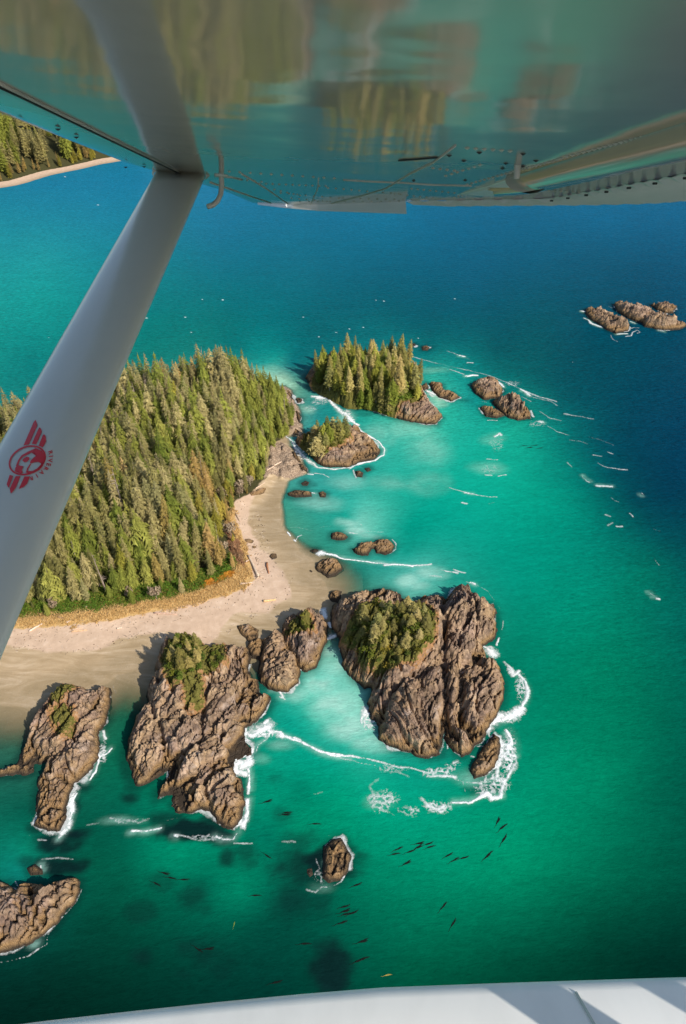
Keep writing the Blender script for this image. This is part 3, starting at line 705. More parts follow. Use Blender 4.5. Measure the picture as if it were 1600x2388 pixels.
foam(c5([(1050, 1080), (1090, 1065)]), 4, 0.6); foam(c5([(1115, 1085), (1150, 1085)]), 4, 0.75); foam(c5([(1350, 1105), (1390, 1115)]), 4, 0.65); foam(c5([(1360, 1300), (1390, 1340)]), 4.5, 0.6)
foam(c5([(1335, 1525), (1360, 1540)]), 5, 0.9); foam(c5([(1375, 1558), (1390, 1560)]), 4, 0.9); foam(c5([(1275, 870), (1290, 880)]), 2.4, 0.9); foam(c5([(790, 670), (825, 700)]), 4, 0.5)
foam(c5([(0, 825), (120, 868), (240, 888), (340, 898)]), 3.8, 0.62); foam(c5([(120, 868), (170, 876)]), 4.5, 0.85); foam(c5([(250, 750), (300, 755)]), 3.4, 0.7); foam(c5([(340, 762), (390, 752)]), 3.2, 0.75)
foam(c5([(265, 645), (335, 650)]), 6, 0.5); foam(c5([(320, 500), (345, 478), (355, 490)]), 6, 0.85); foam(c5([(360, 520), (375, 525)]), 3.5, 0.6); foam(c5([(100, 935), (130, 940)]), 4, 0.7); foam(c5([(280, 940), (320, 930)]), 5, 0.5)
foam(c5([(400, 700), (460, 690)]), 4, 0.5); foam(c5([(130, 105), (205, 100)]), 2.8, 0.9)
# distant right rocks
foam(cR([(290, 345), (320, 350)]), 3, 1.0); foam(cR([(320, 425), (380, 450), (410, 490), (480, 520), (560, 545)]), 3.6, 0.95); foam(cR([(430, 430), (510, 455)]), 2.6, 0.8)
foam(cR([(720, 628), (790, 620), (850, 622)]), 2.8, 0.95); foam(cR([(830, 655), (890, 645), (910, 605), (960, 580), (1010, 605), (960, 615)]), 2.4, 0.8); foam(cR([(880, 560), (930, 548), (990, 548)]), 2.2, 0.85)
foam(cR([(890, 475), (940, 492)]), 3.2, 1.0); foam(cR([(650, 640), (680, 690), (730, 715)]), 2.4, 0.6); foam(cR([(1220, 580), (1290, 595)]), 3, 0.9); foam(cR([(620, 290), (670, 310)]), 3, 0.45); foam(cR([(1220, 235), (1310, 240)]), 2, 0.7)
# between the mid-beach tide rocks and the largest rock
foam(c2([(100, 235), (250, 245), (420, 285), (520, 250), (640, 235)]), 3.2, 0.55); foam(c2([(150, 300), (190, 350)]), 2.6, 0.9); foam(c2([(220, 395), (240, 408)]), 3, 0.9); foam(c2([(250, 400), (265, 360), (310, 340)]), 2.4, 0.75)
foam(c2([(500, 560), (540, 530), (560, 545), (700, 570), (800, 605), (950, 632), (1100, 650), (1300, 665), (1450, 675), (1568, 690)]), 3.6, 0.95)
foam(c2([(520, 545), (550, 530)]), 7, 0.95); foam(c2([(860, 310), (940, 320)]), 3, 0.6); foam(c2([(980, 205), (1000, 215)]), 4, 0.7); foam(c2([(1340, 380), (1385, 440), (1380, 500), (1310, 550)]), 2.6, 0.55)
foam(c2([(1000, 300), (1240, 298)]), 3, 0.5)
foam(cH([(620, 45), (760, 52), (900, 45)]), 5, 0.85); foam(cH([(960, 75), (1060, 95)]), 5, 0.7); foam(cH([(900, 110), (960, 120)]), 8, 0.4); foam(cH([(1040, 75), (1110, 95)]), 3, 0.6)
foam(cH([(1110, 150), (1180, 170), (1250, 210), (1285, 260), (1280, 290)]), 3.0, 0.55); foam(cH([(1140, 155), (1165, 165)]), 4, 0.9); foam(cH([(1310, 300), (1328, 330)]), 2.4, 0.45); foam(cH([(1340, 390), (1330, 450)]), 2.6, 0.5)
foam(cH([(1322, 490), (1300, 535)]), 4, 0.8); foam(cH([(1245, 560), (1275, 585)]), 11, 1.0); foam(cH([(1205, 530), (1240, 550)]), 5, 0.85)
foam(cH([(1345, 635), (1385, 670)]), 5, 0.55); foam(cH([(1385, 680), (1400, 720), (1430, 700)]), 7, 0.8); foam(cH([(1430, 710), (1465, 755), (1490, 810), (1485, 870), (1450, 920)]), 7, 0.85)
foam(cH([(1450, 920), (1400, 960), (1340, 980), (1295, 1000)]), 11, 1.0); foam(cH([(1320, 960), (1290, 1000)]), 12, 1.0)
foam(cH([(1355, 1060), (1385, 1110), (1370, 1150), (1330, 1140)]), 8, 0.95); foam(cH([(1370, 1150), (1370, 1200), (1410, 1210)]), 8, 0.9)
foam(cH([(1410, 1190), (1420, 1260), (1380, 1310), (1345, 1370), (1325, 1460)]), 9, 0.78); foam(cH([(1310, 1230), (1300, 1290), (1290, 1350)]), 8, 0.8); foam(cH([(1245, 1260), (1230, 1340), (1220, 1375)]), 5, 0.8)
foam(cH([(1325, 1470), (1270, 1475), (1240, 1440), (1180, 1470), (1120, 1500), (1030, 1500)]), 6, 0.95); foam(cH([(1150, 1370), (1220, 1365), (1320, 1370)]), 4, 0.6)
foam(cH([(1260, 1030), (1255, 1090)]), 5, 0.8); foam(cH([(1190, 1150), (1220, 1150)]), 5, 0.7); foam(cH([(1150, 1220), (1165, 1225)]), 5, 0.7); foam(cH([(1090, 1370), (1110, 1430)]), 5, 0.4)
foam(cH([(835, 1465), (870, 1510), (930, 1540), (990, 1520)]), 9, 0.75); foam(cH([(870, 1510), (960, 1560), (985, 1530)]), 10, 0.6)
foam(cH([(580, 1355), (530, 1400), (560, 1480), (550, 1530), (620, 1550), (700, 1570)]), 11, 0.48); foam(cH([(690, 1470), (640, 1500)]), 5, 0.4); foam(cH([(740, 1530), (830, 1545)]), 8, 0.5)
foam(cH([(0, 1088), (80, 1112), (180, 1160), (290, 1200), (420, 1210)]), 5.5, 0.95); foam(cH([(420, 1210), (520, 1235), (640, 1262), (760, 1285), (880, 1325)]), 6.0, 0.8); foam(cH([(880, 1325), (960, 1335), (1050, 1342)]), 9, 0.85)
foam(cH([(340, 1225), (460, 1255), (560, 1275)]), 5, 0.6); foam(cH([(600, 1260), (700, 1310), (760, 1340)]), 6, 0.5); foam(cH([(960, 1300), (1030, 1290)]), 7, 0.6); foam(cH([(1040, 1260), (1070, 1240)]), 6, 0.5)
foam(cH([(1000, 1110), (1000, 1170)]), 4, 0.8); foam(cH([(985, 960), (987, 985)]), 3, 1.0); foam(cH([(1050, 1360), (1200, 1380)]), 4, 0.5)
foam(cH([(510, 925), (500, 960)]), 11, 0.95); foam(cH([(500, 960), (475, 1000), (480, 1020)]), 6, 0.85); foam(cH([(520, 1020), (550, 1050)]), 5, 0.45); foam(cH([(535, 770), (545, 780)]), 3, 1.0); foam(cH([(425, 735), (430, 740)]), 2.5, 0.9)
foam(cH([(240, 325), (262, 370)]), 8, 1.0); foam(cH([(290, 400), (292, 425)]), 5, 1.0); foam(cH([(260, 495), (310, 480)]), 8, 1.0)
foam(cH([(205, 370), (212, 385)]), 4, 0.9)
# craggy rock's seaward side
foam(cG([(1135, 600), (1165, 605), (1200, 640)]), 8, 1.0); foam(cG([(1180, 640), (1215, 655)]), 5, 0.85); foam(cG([(1270, 420), (1275, 450)]), 4, 1.0); foam(cG([(1295, 480), (1320, 485)]), 4, 1.0)
foam(cG([(1000, 870), (1060, 840), (1100, 830)]), 20, 1.0); foam(cG([(1090, 800), (1110, 780)]), 6, 0.8); foam(cG([(1100, 850), (1180, 865), (1200, 885)]), 11, 0.9)
foam(cG([(1200, 880), (1300, 915), (1380, 950), (1450, 980), (1568, 1002)]), 4.6, 1.0); foam(cG([(1100, 905), (1050, 940), (1035, 980)]), 4, 0.85)
foam(cG([(860, 840), (890, 880), (900, 905)]), 10, 0.95); foam(cG([(905, 920), (935, 965)]), 4, 1.0)
foam(cG([(985, 985), (1000, 1030), (960, 1050), (920, 1040)]), 11, 1.0); foam(cG([(915, 1050), (920, 1095), (970, 1105)]), 7, 1.0); foam(cG([(985, 1080), (990, 1150), (988, 1225)]), 4.5, 0.95)
foam(cG([(985, 1280), (980, 1340), (965, 1400), (950, 1435)]), 8, 1.0); foam(cG([(870, 1450), (890, 1455)]), 4, 0.8)
foam(cG([(790, 1500), (840, 1520), (900, 1515), (930, 1470)]), 4, 0.85); foam(cG([(540, 1485), (600, 1500), (700, 1515), (790, 1510)]), 4, 0.6); foam(cG([(900, 1530), (1010, 1535)]), 3, 0.5); foam(cG([(480, 1400), (560, 1380)]), 4, 0.4)
foam(cG([(280, 1465), (350, 1468), (420, 1455), (460, 1445)]), 5, 0.95); foam(cG([(150, 1380), (220, 1400), (330, 1410), (390, 1385)]), 9, 0.4); foam(cG([(0, 1425), (70, 1415)]), 5, 0.35); foam(cG([(540, 1490), (560, 1495)]), 4, 0.9)
foam(cG([(1390, 1230), (1440, 1220)]), 8, 0.28); foam(cG([(1200, 1530), (1270, 1530)]), 5, 0.45)
# left slab rock
foam(cA([(940, 645), (955, 700), (970, 720)]), 6, 0.85); foam(cA([(950, 740), (965, 770)]), 3, 0.6); foam(cA([(1025, 810), (970, 860), (920, 870), (900, 890)]), 5, 0.95)
foam(cA([(900, 890), (895, 950), (860, 1030), (800, 1100)]), 5, 1.0); foam(cA([(685, 1220), (645, 1280), (640, 1310)]), 4.5, 1.0); foam(cA([(640, 1310), (655, 1370), (640, 1430), (630, 1490)]), 4, 1.0)
foam(cA([(620, 1530), (580, 1575), (535, 1630)]), 3.4, 0.95); foam(cA([(170, 1600), (250, 1620)]), 6, 0.5); foam(cA([(350, 1640), (430, 1655)]), 5, 0.5); foam(cA([(1030, 220), (1060, 300)]), 4, 0.3)
# lower-left and lone rocks
foam(cBL([(425, 300), (395, 375), (345, 430), (275, 500)]), 2.2, 0.6); foam(cBL([(270, 510), (245, 560), (240, 600), (200, 620)]), 3, 0.75); foam(cBL([(200, 620), (150, 655), (65, 675), (-10, 690)]), 3.6, 0.7)
foam(cBL([(155, 575), (175, 570)]), 4.5, 1.0); foam(cBL([(205, 180), (215, 205)]), 3.4, 0.9); foam(cBL([(220, 145), (300, 135), (380, 145)]), 2.4, 0.4); foam(cBL([(80, 262), (95, 295)]), 3.5, 0.8)
foam(cBC([(350, 370), (358, 400), (345, 440)]), 5, 0.85); foam(cBC([(310, 340), (330, 400), (300, 430)]), 4, 0.5); foam(cBC([(250, 500), (300, 518), (335, 490)]), 4, 0.55); foam(cBC([(340, 490), (400, 485), (440, 465), (460, 430)]), 3, 0.75)
foam(cBC([(330, 225), (420, 215), (450, 240)]), 3, 0.4); foam(cBC([(140, 250), (200, 255)]), 4, 0.45); foam(cBC([(270, 410), (285, 430)]), 3, 0.7)
foam(cBC([(455, 330), (490, 390)]), 2.4, 0.4)
for _p in cE([(235, 0), (318, 102), (410, 80), (478, 62), (550, 52), (838, 110)]) + [(1060, 697), (875, 700), (895, 702), (470, 698), (518, 700), (112, 788), (340, 742), (430, 740), (228, 478), (445, 775), (1335, 845), (1375, 702), (150, 412)]:
    foam([_p, (_p[0] + 2, _p[1] + 0.5)], 1.5, 0.95)

LACE = [(cH([(1370, 1180)])[0], 26, 60, 0.85), (cH([(1330, 1380)])[0], 34, 40, 0.75), (cH([(1240, 1400)])[0], 40, 24, 0.6), (cH([(930, 1520)])[0], 50, 20, 0.72), (cH([(600, 1490)])[0], 40, 30, 0.66), (cH([(760, 1540)])[0], 50, 18, 0.6),
        (cH([(960, 1310)])[0], 50, 14, 0.72), (cH([(650, 1290)])[0], 60, 16, 0.55), (cH([(1450, 800)])[0], 20, 44, 0.7), (cH([(1370, 970)])[0], 34, 16, 0.8), (cH([(520, 990)])[0], 22, 24, 0.7), (cG([(1080, 860)])[0], 34, 22, 0.85), (cG([(990, 1040)])[0], 18, 26, 0.85), (cG([(1190, 880)])[0], 24, 12, 0.7),
        (cG([(280, 1400)])[0], 60, 12, 0.55), (cG([(700, 1500)])[0], 70, 10, 0.55), (cE([(470, 520)])[0], 18, 22, 0.7), (cE([(220, 700)])[0], 22, 28, 0.75), (cE([(330, 440)])[0], 26, 14, 0.6), (cE([(280, 480)])[0], 30, 12, 0.5), (cE([(1330, 350)])[0], 34, 10, 0.55), (cE([(1470, 560)])[0], 34, 14, 0.5),
        (cBC([(330, 440)])[0], 34, 30, 0.5), (cA([(930, 860)])[0], 14, 26, 0.7), (c2([(540, 540)])[0], 14, 7, 0.8), (cH([(1040, 1270)])[0], 26, 12, 0.6), (cE([(920, 400)])[0], 16, 12, 0.7), (c5([(330, 560)])[0], 24, 30, 0.42), (c5([(290, 720)])[0], 40, 18, 0.42)]
def build_foam():
    cells = {}
    VX = []; 
    keys_all = []; hts = []; dn_all = []
    S = 0.22
    for i, (pts, w, dens) in enumerate(FO):
        a = np.array(pts); g = gpoly(pts)
        cx, cy = a.mean(0)
        if cx > 1180 and cy < 1420: dens = dens * 0.84
        gx = (G(cx + 1, cy)[0] - G(cx, cy)[0]); gy = (G(cx, cy - 1)[1] - G(cx, cy)[1])
        wm = w * (0.5 if dens < 0.93 or w < 6 else 0.78) * (gx * 0.6 + gy * 0.4)
        pad = wm * 2.4 + 2.5
        lo = g.min(0) - pad; hi = g.max(0) + pad
        ii = np.arange(int(lo[0] / S) - 1, int(hi[0] / S) + 2); jj = np.arange(int(lo[1] / S) - 1, int(hi[1] / S) + 2)
        I, J = np.meshgrid(ii, jj); X = I * S; Y = J * S
        amp = min(2.2, 0.5 + 0.9 * wm)
        d = seg_dist(X + amp * fbm(X * 0.13, Y * 0.13, i + 5, 5, 0.6), Y + amp * fbm(X * 0.13, Y * 0.13, i + 305, 5, 0.6), g)
        we = wm * np.clip(1.0 + 1.5 * fbm(X * 0.11, Y * 0.11, 400 + i, 3), 0.6 if dens > 0.93 else 0.3, 2.0)
        brk = fbm(X * 0.07, Y * 0.07, 430 + i, 2)
        t = 1.05 - 0.95 * (d / we) ** 0.8 + (dens - 1.0) * 0.85 + (0.9 - 0.6 * dens) * brk + 0.22 * fbm(X * 0.5, Y * 0.5, 450, 3)
        on = (t > -0.45) & (d < wm * 2.6)
        keys_all.append(np.stack([I[on], J[on]], -1)); hts.append(np.clip(t[on], -0.5, 1.2)); dn_all.append(np.full(int(on.sum()), min(1.0, 0.12 + 0.92 * dens ** 1.6)))
    # lacy foam fields: a net of bubble lines left behind the breakers
    for i, (c, rx, ry, s) in enumerate(LACE):
        g0 = gpoly([(c[0] - rx * 1.3, c[1] + ry * 1.3), (c[0] + rx * 1.3, c[1] + ry * 1.3), (c[0] + rx * 1.3, c[1] - ry * 1.3), (c[0] - rx * 1.3, c[1] - ry * 1.3)])
        lo = g0.min(0); hi = g0.max(0)
        I, J = np.meshgrid(np.arange(int(lo[0] / S), int(hi[0] / S) + 1), np.arange(int(lo[1] / S), int(hi[1] / S) + 1)); X = I * S; Y = J * S
        qx, qy = pix(X, Y)
        wv = fbm(X * .16, Y * .16, 501, 4, .6); wv2 = fbm(X * .16, Y * .16, 502, 4, .6)
        e = np.hypot((qx - c[0]) / rx, (qy - c[1]) / ry) + 0.5 * fbm(X * .12, Y * .12, 503 + i, 3)
        ed = np.minimum(voro(X * .30 + 1.1 * wv, Y * .42 + 1.1 * wv2, 511)[1] * 1.0, voro(X * .7 + 1.4 * wv, Y * .9 + 1.4 * wv2, 517)[1] * 1.6)
        t = 0.62 - ed * 3.4 + (s - 0.6) - 0.9 * smooth(0.35, 1.15, e)
        on = (t > -0.35) & (e < 1.2)
        keys_all.append(np.stack([I[on], J[on]], -1)); hts.append(np.clip(t[on], -0.5, 0.9)); dn_all.append(np.full(int(on.sum()), min(0.9, s * 1.1)))
    # broken fringe where the swell meets each rock, mostly on the seaward sides
    for lab, (look, poly, o) in ROCKS.items():
        if o.name.startswith(("boulder", "tide_rock")): continue
        lo = poly.min(0) - 4; hi = poly.max(0) + 4
        ii = np.arange(int(lo[0] / S), int(hi[0] / S) + 1); jj = np.arange(int(lo[1] / S), int(hi[1] / S) + 1)
        I, J = np.meshgrid(ii, jj); X = I * S; Y = J * S
        d = -sdf(X + 0.9 * fbm(X * .35, Y * .35, 61, 4), Y + 0.9 * fbm(X * .35, Y * .35, 62, 4), poly)
        sea = ((X - poly[:, 0].mean()) * 0.8 - (Y - poly[:, 1].mean()) * 0.45) / (np.ptp(poly[:, 0]) + 1)
        patch = fbm(X * 0.10, Y * 0.10, 63, 3) * 1.3 + 0.8 * np.clip(sea, -0.6, 0.6) - 0.5
        t = 0.55 - d / (0.9 + 1.6 * np.clip(patch, 0, 1)) + np.clip(patch, -1, 0.4) * 1.5
        lh = land_h(X, Y)[0] if poly[:, 0].min() < 8 and poly[:, 1].max() > 118 else np.full(X.shape, -9.0)
        on = (d > -0.8) & (d < 3.2) & (t > -0.4) & (lh < -0.25)
        keys_all.append(np.stack([I[on], J[on]], -1)); hts.append(np.clip(t[on], -0.5, 0.8)); dn_all.append(np.full(int(on.sum()), 0.6))
    K = np.concatenate(keys_all); T = np.concatenate(hts)
    K, inv = np.unique(K, axis=0, return_inverse=True)
    TT = np.full(len(K), -1.0); np.maximum.at(TT, inv.ravel(), T)
    DD = np.zeros(len(K)); np.maximum.at(DD, inv.ravel(), np.concatenate(dn_all))
    # corners of the occupied cells
    off = np.array([(0, 0), (1, 0), (1, 1), (0, 1)])
    C = (K[:, None, :] + off[None]).reshape(-1, 2)
    U, ui = np.unique(C, axis=0, return_inverse=True)
    f = ui.reshape(-1, 4)
    hz = np.full(len(U), -1.0); np.maximum.at(hz, f.ravel(), np.repeat(TT, 4))
    dz_ = np.zeros(len(U)); np.maximum.at(dz_, f.ravel(), np.repeat(DD, 4))
    x = U[:, 0] * S; y = U[:, 1] * S
    x = x + 0.08 * (vnoise(x * 3.1, y * 3.1, 7) - 0.5); y = y + 0.08 * (vnoise(x * 3.3, y * 3.3, 8) - 0.5)
    z = 0.06 + 0.08 * np.clip(hz, 0, 1) + 0.22 * np.clip(hz - 0.5, 0, 1) * vnoise(x * 0.9, y * 0.9, 3)
    me = mesh_np("surf_foam", np.stack([x, y, z], -1), f, M_FOAM, {"thick": hz, "dense": dz_}, shade=True)
    tag(obj("surf_foam", me), "white surf foam streaked around the rocks and along the wave lines", "foam", kind="stuff")
build_foam()

# ------------------------------------------------------------------ sea
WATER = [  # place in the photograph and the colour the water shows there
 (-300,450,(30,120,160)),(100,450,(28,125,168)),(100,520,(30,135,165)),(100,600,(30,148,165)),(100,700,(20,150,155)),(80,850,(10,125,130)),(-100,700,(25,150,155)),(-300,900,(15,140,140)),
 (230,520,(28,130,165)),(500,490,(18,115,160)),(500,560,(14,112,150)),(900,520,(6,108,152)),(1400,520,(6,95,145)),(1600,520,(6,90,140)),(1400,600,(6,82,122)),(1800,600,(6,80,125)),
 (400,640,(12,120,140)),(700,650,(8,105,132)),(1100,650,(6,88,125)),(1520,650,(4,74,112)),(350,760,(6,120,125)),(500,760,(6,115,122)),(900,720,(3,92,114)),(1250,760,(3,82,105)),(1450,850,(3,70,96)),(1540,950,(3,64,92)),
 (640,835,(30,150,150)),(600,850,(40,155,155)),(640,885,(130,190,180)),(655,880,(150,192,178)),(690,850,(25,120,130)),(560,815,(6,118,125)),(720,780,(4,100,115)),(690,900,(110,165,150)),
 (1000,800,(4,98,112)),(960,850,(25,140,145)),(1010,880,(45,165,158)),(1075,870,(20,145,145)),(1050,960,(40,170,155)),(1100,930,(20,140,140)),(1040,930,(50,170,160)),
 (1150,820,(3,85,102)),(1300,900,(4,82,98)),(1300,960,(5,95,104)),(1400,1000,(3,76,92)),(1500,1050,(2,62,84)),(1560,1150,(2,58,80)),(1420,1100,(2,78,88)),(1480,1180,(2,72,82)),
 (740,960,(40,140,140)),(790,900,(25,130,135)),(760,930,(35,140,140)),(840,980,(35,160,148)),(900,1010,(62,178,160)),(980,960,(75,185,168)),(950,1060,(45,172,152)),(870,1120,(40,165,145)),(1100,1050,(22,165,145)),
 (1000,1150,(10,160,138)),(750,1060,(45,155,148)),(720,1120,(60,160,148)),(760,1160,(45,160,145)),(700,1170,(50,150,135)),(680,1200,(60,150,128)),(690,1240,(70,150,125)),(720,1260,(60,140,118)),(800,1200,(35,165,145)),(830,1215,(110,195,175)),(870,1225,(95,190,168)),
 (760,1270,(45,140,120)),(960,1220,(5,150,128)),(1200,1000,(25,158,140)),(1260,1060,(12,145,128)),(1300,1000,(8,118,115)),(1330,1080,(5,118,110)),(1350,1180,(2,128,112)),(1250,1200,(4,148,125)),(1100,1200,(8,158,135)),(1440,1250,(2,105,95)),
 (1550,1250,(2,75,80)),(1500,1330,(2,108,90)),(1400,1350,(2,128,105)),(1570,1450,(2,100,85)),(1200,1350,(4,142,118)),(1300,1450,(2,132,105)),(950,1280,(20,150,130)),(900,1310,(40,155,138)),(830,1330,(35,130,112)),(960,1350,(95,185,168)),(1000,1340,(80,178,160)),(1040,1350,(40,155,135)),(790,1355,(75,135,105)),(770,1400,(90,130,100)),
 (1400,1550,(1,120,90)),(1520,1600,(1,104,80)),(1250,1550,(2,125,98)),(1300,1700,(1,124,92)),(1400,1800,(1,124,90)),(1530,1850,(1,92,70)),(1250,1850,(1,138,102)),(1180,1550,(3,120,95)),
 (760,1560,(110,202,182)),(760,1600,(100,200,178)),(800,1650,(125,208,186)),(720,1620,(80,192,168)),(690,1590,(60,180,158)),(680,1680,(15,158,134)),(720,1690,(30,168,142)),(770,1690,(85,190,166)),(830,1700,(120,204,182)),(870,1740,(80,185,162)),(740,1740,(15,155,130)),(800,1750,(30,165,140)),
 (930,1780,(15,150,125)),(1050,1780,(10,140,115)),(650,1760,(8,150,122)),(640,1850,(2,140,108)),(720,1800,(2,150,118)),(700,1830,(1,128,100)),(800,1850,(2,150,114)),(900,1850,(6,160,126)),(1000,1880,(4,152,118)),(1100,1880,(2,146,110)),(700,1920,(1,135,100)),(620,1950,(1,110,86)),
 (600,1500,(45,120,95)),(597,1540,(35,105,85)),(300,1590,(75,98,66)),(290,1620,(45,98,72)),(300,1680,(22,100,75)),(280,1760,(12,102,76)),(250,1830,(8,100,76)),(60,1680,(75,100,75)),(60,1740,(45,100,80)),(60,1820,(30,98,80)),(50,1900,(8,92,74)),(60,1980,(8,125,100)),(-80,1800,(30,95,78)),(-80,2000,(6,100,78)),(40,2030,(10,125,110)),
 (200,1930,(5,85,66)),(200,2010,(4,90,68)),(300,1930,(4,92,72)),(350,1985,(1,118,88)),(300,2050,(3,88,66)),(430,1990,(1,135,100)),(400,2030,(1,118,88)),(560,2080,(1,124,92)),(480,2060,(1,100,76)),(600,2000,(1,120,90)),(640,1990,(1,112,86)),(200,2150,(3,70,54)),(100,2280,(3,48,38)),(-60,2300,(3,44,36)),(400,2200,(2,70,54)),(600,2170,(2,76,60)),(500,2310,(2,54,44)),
 (680,2100,(2,78,62)),(900,2060,(1,122,90)),(1000,2040,(1,132,97)),(1200,2000,(1,138,98)),(1200,2130,(1,108,78)),(900,2180,(1,100,74)),(950,2270,(1,84,60)),(1200,2250,(1,72,52)),(1400,2050,(1,102,74)),(1400,2200,(1,62,46)),(1530,2250,(1,46,36)),(1560,2050,(1,80,60)),(1700,2300,(1,42,34)),(800,2360,(1,60,48)),  # bottom corners: lens vignette painted in along with the deeper water
]
REEF = [  # dark submerged reefs: place, size, strength
 ((480, 2215), 90, 60, 0.38), ((680, 2100), 70, 50, 0.42), ((575, 1985), 28, 36, 0.6), ((455, 2090), 42, 40, 0.42), ((700, 1960), 40, 26, 0.45), ((730, 2030), 80, 50, 0.6), ((505, 1930), 90, 30, 0.7), ((770, 2255), 42, 50, 0.7),
 (cBC([(380, 370)])[0], 62, 42, 0.85), (cBC([(270, 420)])[0], 50, 42, 0.6), (cBC([(350, 560)])[0], 50, 40, 0.35), (cBC([(385, 950)])[0], 36, 42, 0.7), (cBC([(370, 880)])[0], 20, 24, 0.35),
 (cG([(640, 1450)])[0], 80, 26, 0.85), (cG([(830, 1480)])[0], 50, 24, 0.75), (cG([(500, 1390)])[0], 45, 20, 0.6), (cG([(270, 1260)])[0], 22, 15, 0.8), (cG([(290, 1210)])[0], 25, 12, 0.5), (cG([(255, 1050)])[0], 10, 40, 0.5),
 (cA([(600, 1590)])[0], 40, 16, 0.8), (cA([(330, 1540)])[0], 26, 14, 0.7), (cA([(760, 1160)])[0], 28, 14, 0.7), (cA([(700, 1330)])[0], 12, 30, 0.6), (cA([(290, 1400)])[0], 10, 14, 0.5),
 (cBL([(290, 60)])[0], 50, 26, 0.75), (cBL([(290, 180)])[0], 60, 24, 0.75), (cBL([(130, 150)])[0], 26, 16, 0.6), (cBL([(1190, 140)])[0], 26, 24, 0.8), (cBL([(1080, 400)])[0], 26, 22, 0.35), (cBL([(740, 420)])[0], 34, 28, 0.4), (cBL([(750, 660)])[0], 40, 30, 0.45), (cBL([(950, 740)])[0], 34, 26, 0.35), (cBL([(860, 260)])[0], 34, 24, 0.4),
 (cBC([(130, 110)])[0], 30, 22, 0.4), (cBC([(180, 220)])[0], 26, 16, 0.4), (cG([(1150, 1130)])[0], 28, 14, 0.3), (cG([(1200, 1350)])[0], 30, 18, 0.3), (cH([(1240, 1400)])[0], 40, 14, 0.4), (cH([(1360, 1180)])[0], 20, 40, 0.25),
 (cE([(1080, 430)])[0], 26, 9, 0.4), (cE([(220, 460)])[0], 18, 14, 0.3), (cE([(260, 870)])[0], 22, 9, 0.4), (cE([(1310, 545)])[0], 60, 7, 0.3), (cE([(560, 505)])[0], 30, 6, 0.35), (cE([(480, 490)])[0], 24, 7, 0.3),
]
MILKY = [  # pale aerated water: place, size, strength
 (cH([(300, 640)])[0], 34, 34, 0.6), (cH([(230, 760)])[0], 46, 40, 0.62), (cH([(320, 900)])[0], 70, 44, 0.75), (cH([(420, 1030)])[0], 62, 40, 0.7), (cH([(520, 1120)])[0], 44, 26, 0.55), (cH([(100, 830)])[0], 44, 26, 0.45), (cH([(560, 1160)])[0], 40, 16, 0.4),
 (cH([(280, 560)])[0], 20, 18, 0.6), (cG([(1060, 1010)])[0], 26, 14, 0.3), (cG([(1200, 930)])[0], 36, 14, 0.3), (cH([(760, 150)])[0], 36, 18, 0.65), (cH([(900, 110)])[0], 40, 18, 0.6), (cH([(820, 180)])[0], 26, 12, 0.5),
 (c2([(800, 190)])[0], 36, 14, 0.6), (c2([(930, 260)])[0], 40, 12, 0.6), (c2([(1100, 310)])[0], 34, 8, 0.45), (cE([(60, 280)])[0], 46, 22, 0.5), (cE([(130, 320)])[0], 34, 16, 0.65), (cE([(100, 360)])[0], 40, 12, 0.7), (cE([(180, 350)])[0], 22, 12, 0.5),
 (cE([(480, 520)])[0], 26, 20, 0.55), (cE([(930, 420)])[0], 26, 20, 0.6), (cE([(940, 460)])[0], 22, 12, 0.5), (cE([(640, 620)])[0], 60, 34, 0.25), (cE([(820, 600)])[0], 70, 30, 0.28), (cE([(900, 700)])[0], 60, 50, 0.25), (cE([(480, 850)])[0], 60, 26, 0.28), (cE([(330, 980)])[0], 60, 20, 0.30),
 (cE([(250, 470)])[0], 26, 12, 0.35), (cE([(1200, 780)])[0], 50, 16, 0.28), (cE([(1240, 640)])[0], 36, 16, 0.25), (cE([(920, 270)])[0], 46, 10, 0.3), (cE([(700, 850)])[0], 70, 26, 0.22), (cE([(880, 860)])[0], 60, 30, 0.22),
 (cG([(230, 1400)])[0], 60, 12, 0.25), (cBC([(640, 40)])[0], 40, 18, 0.25), (cBC([(330, 490)])[0], 36, 14, 0.22), (cH([(1180, 1330)])[0], 60, 24, 0.3), (cH([(1380, 1150)])[0], 24, 40, 0.25),
]
WATER_GAIN = 0.72
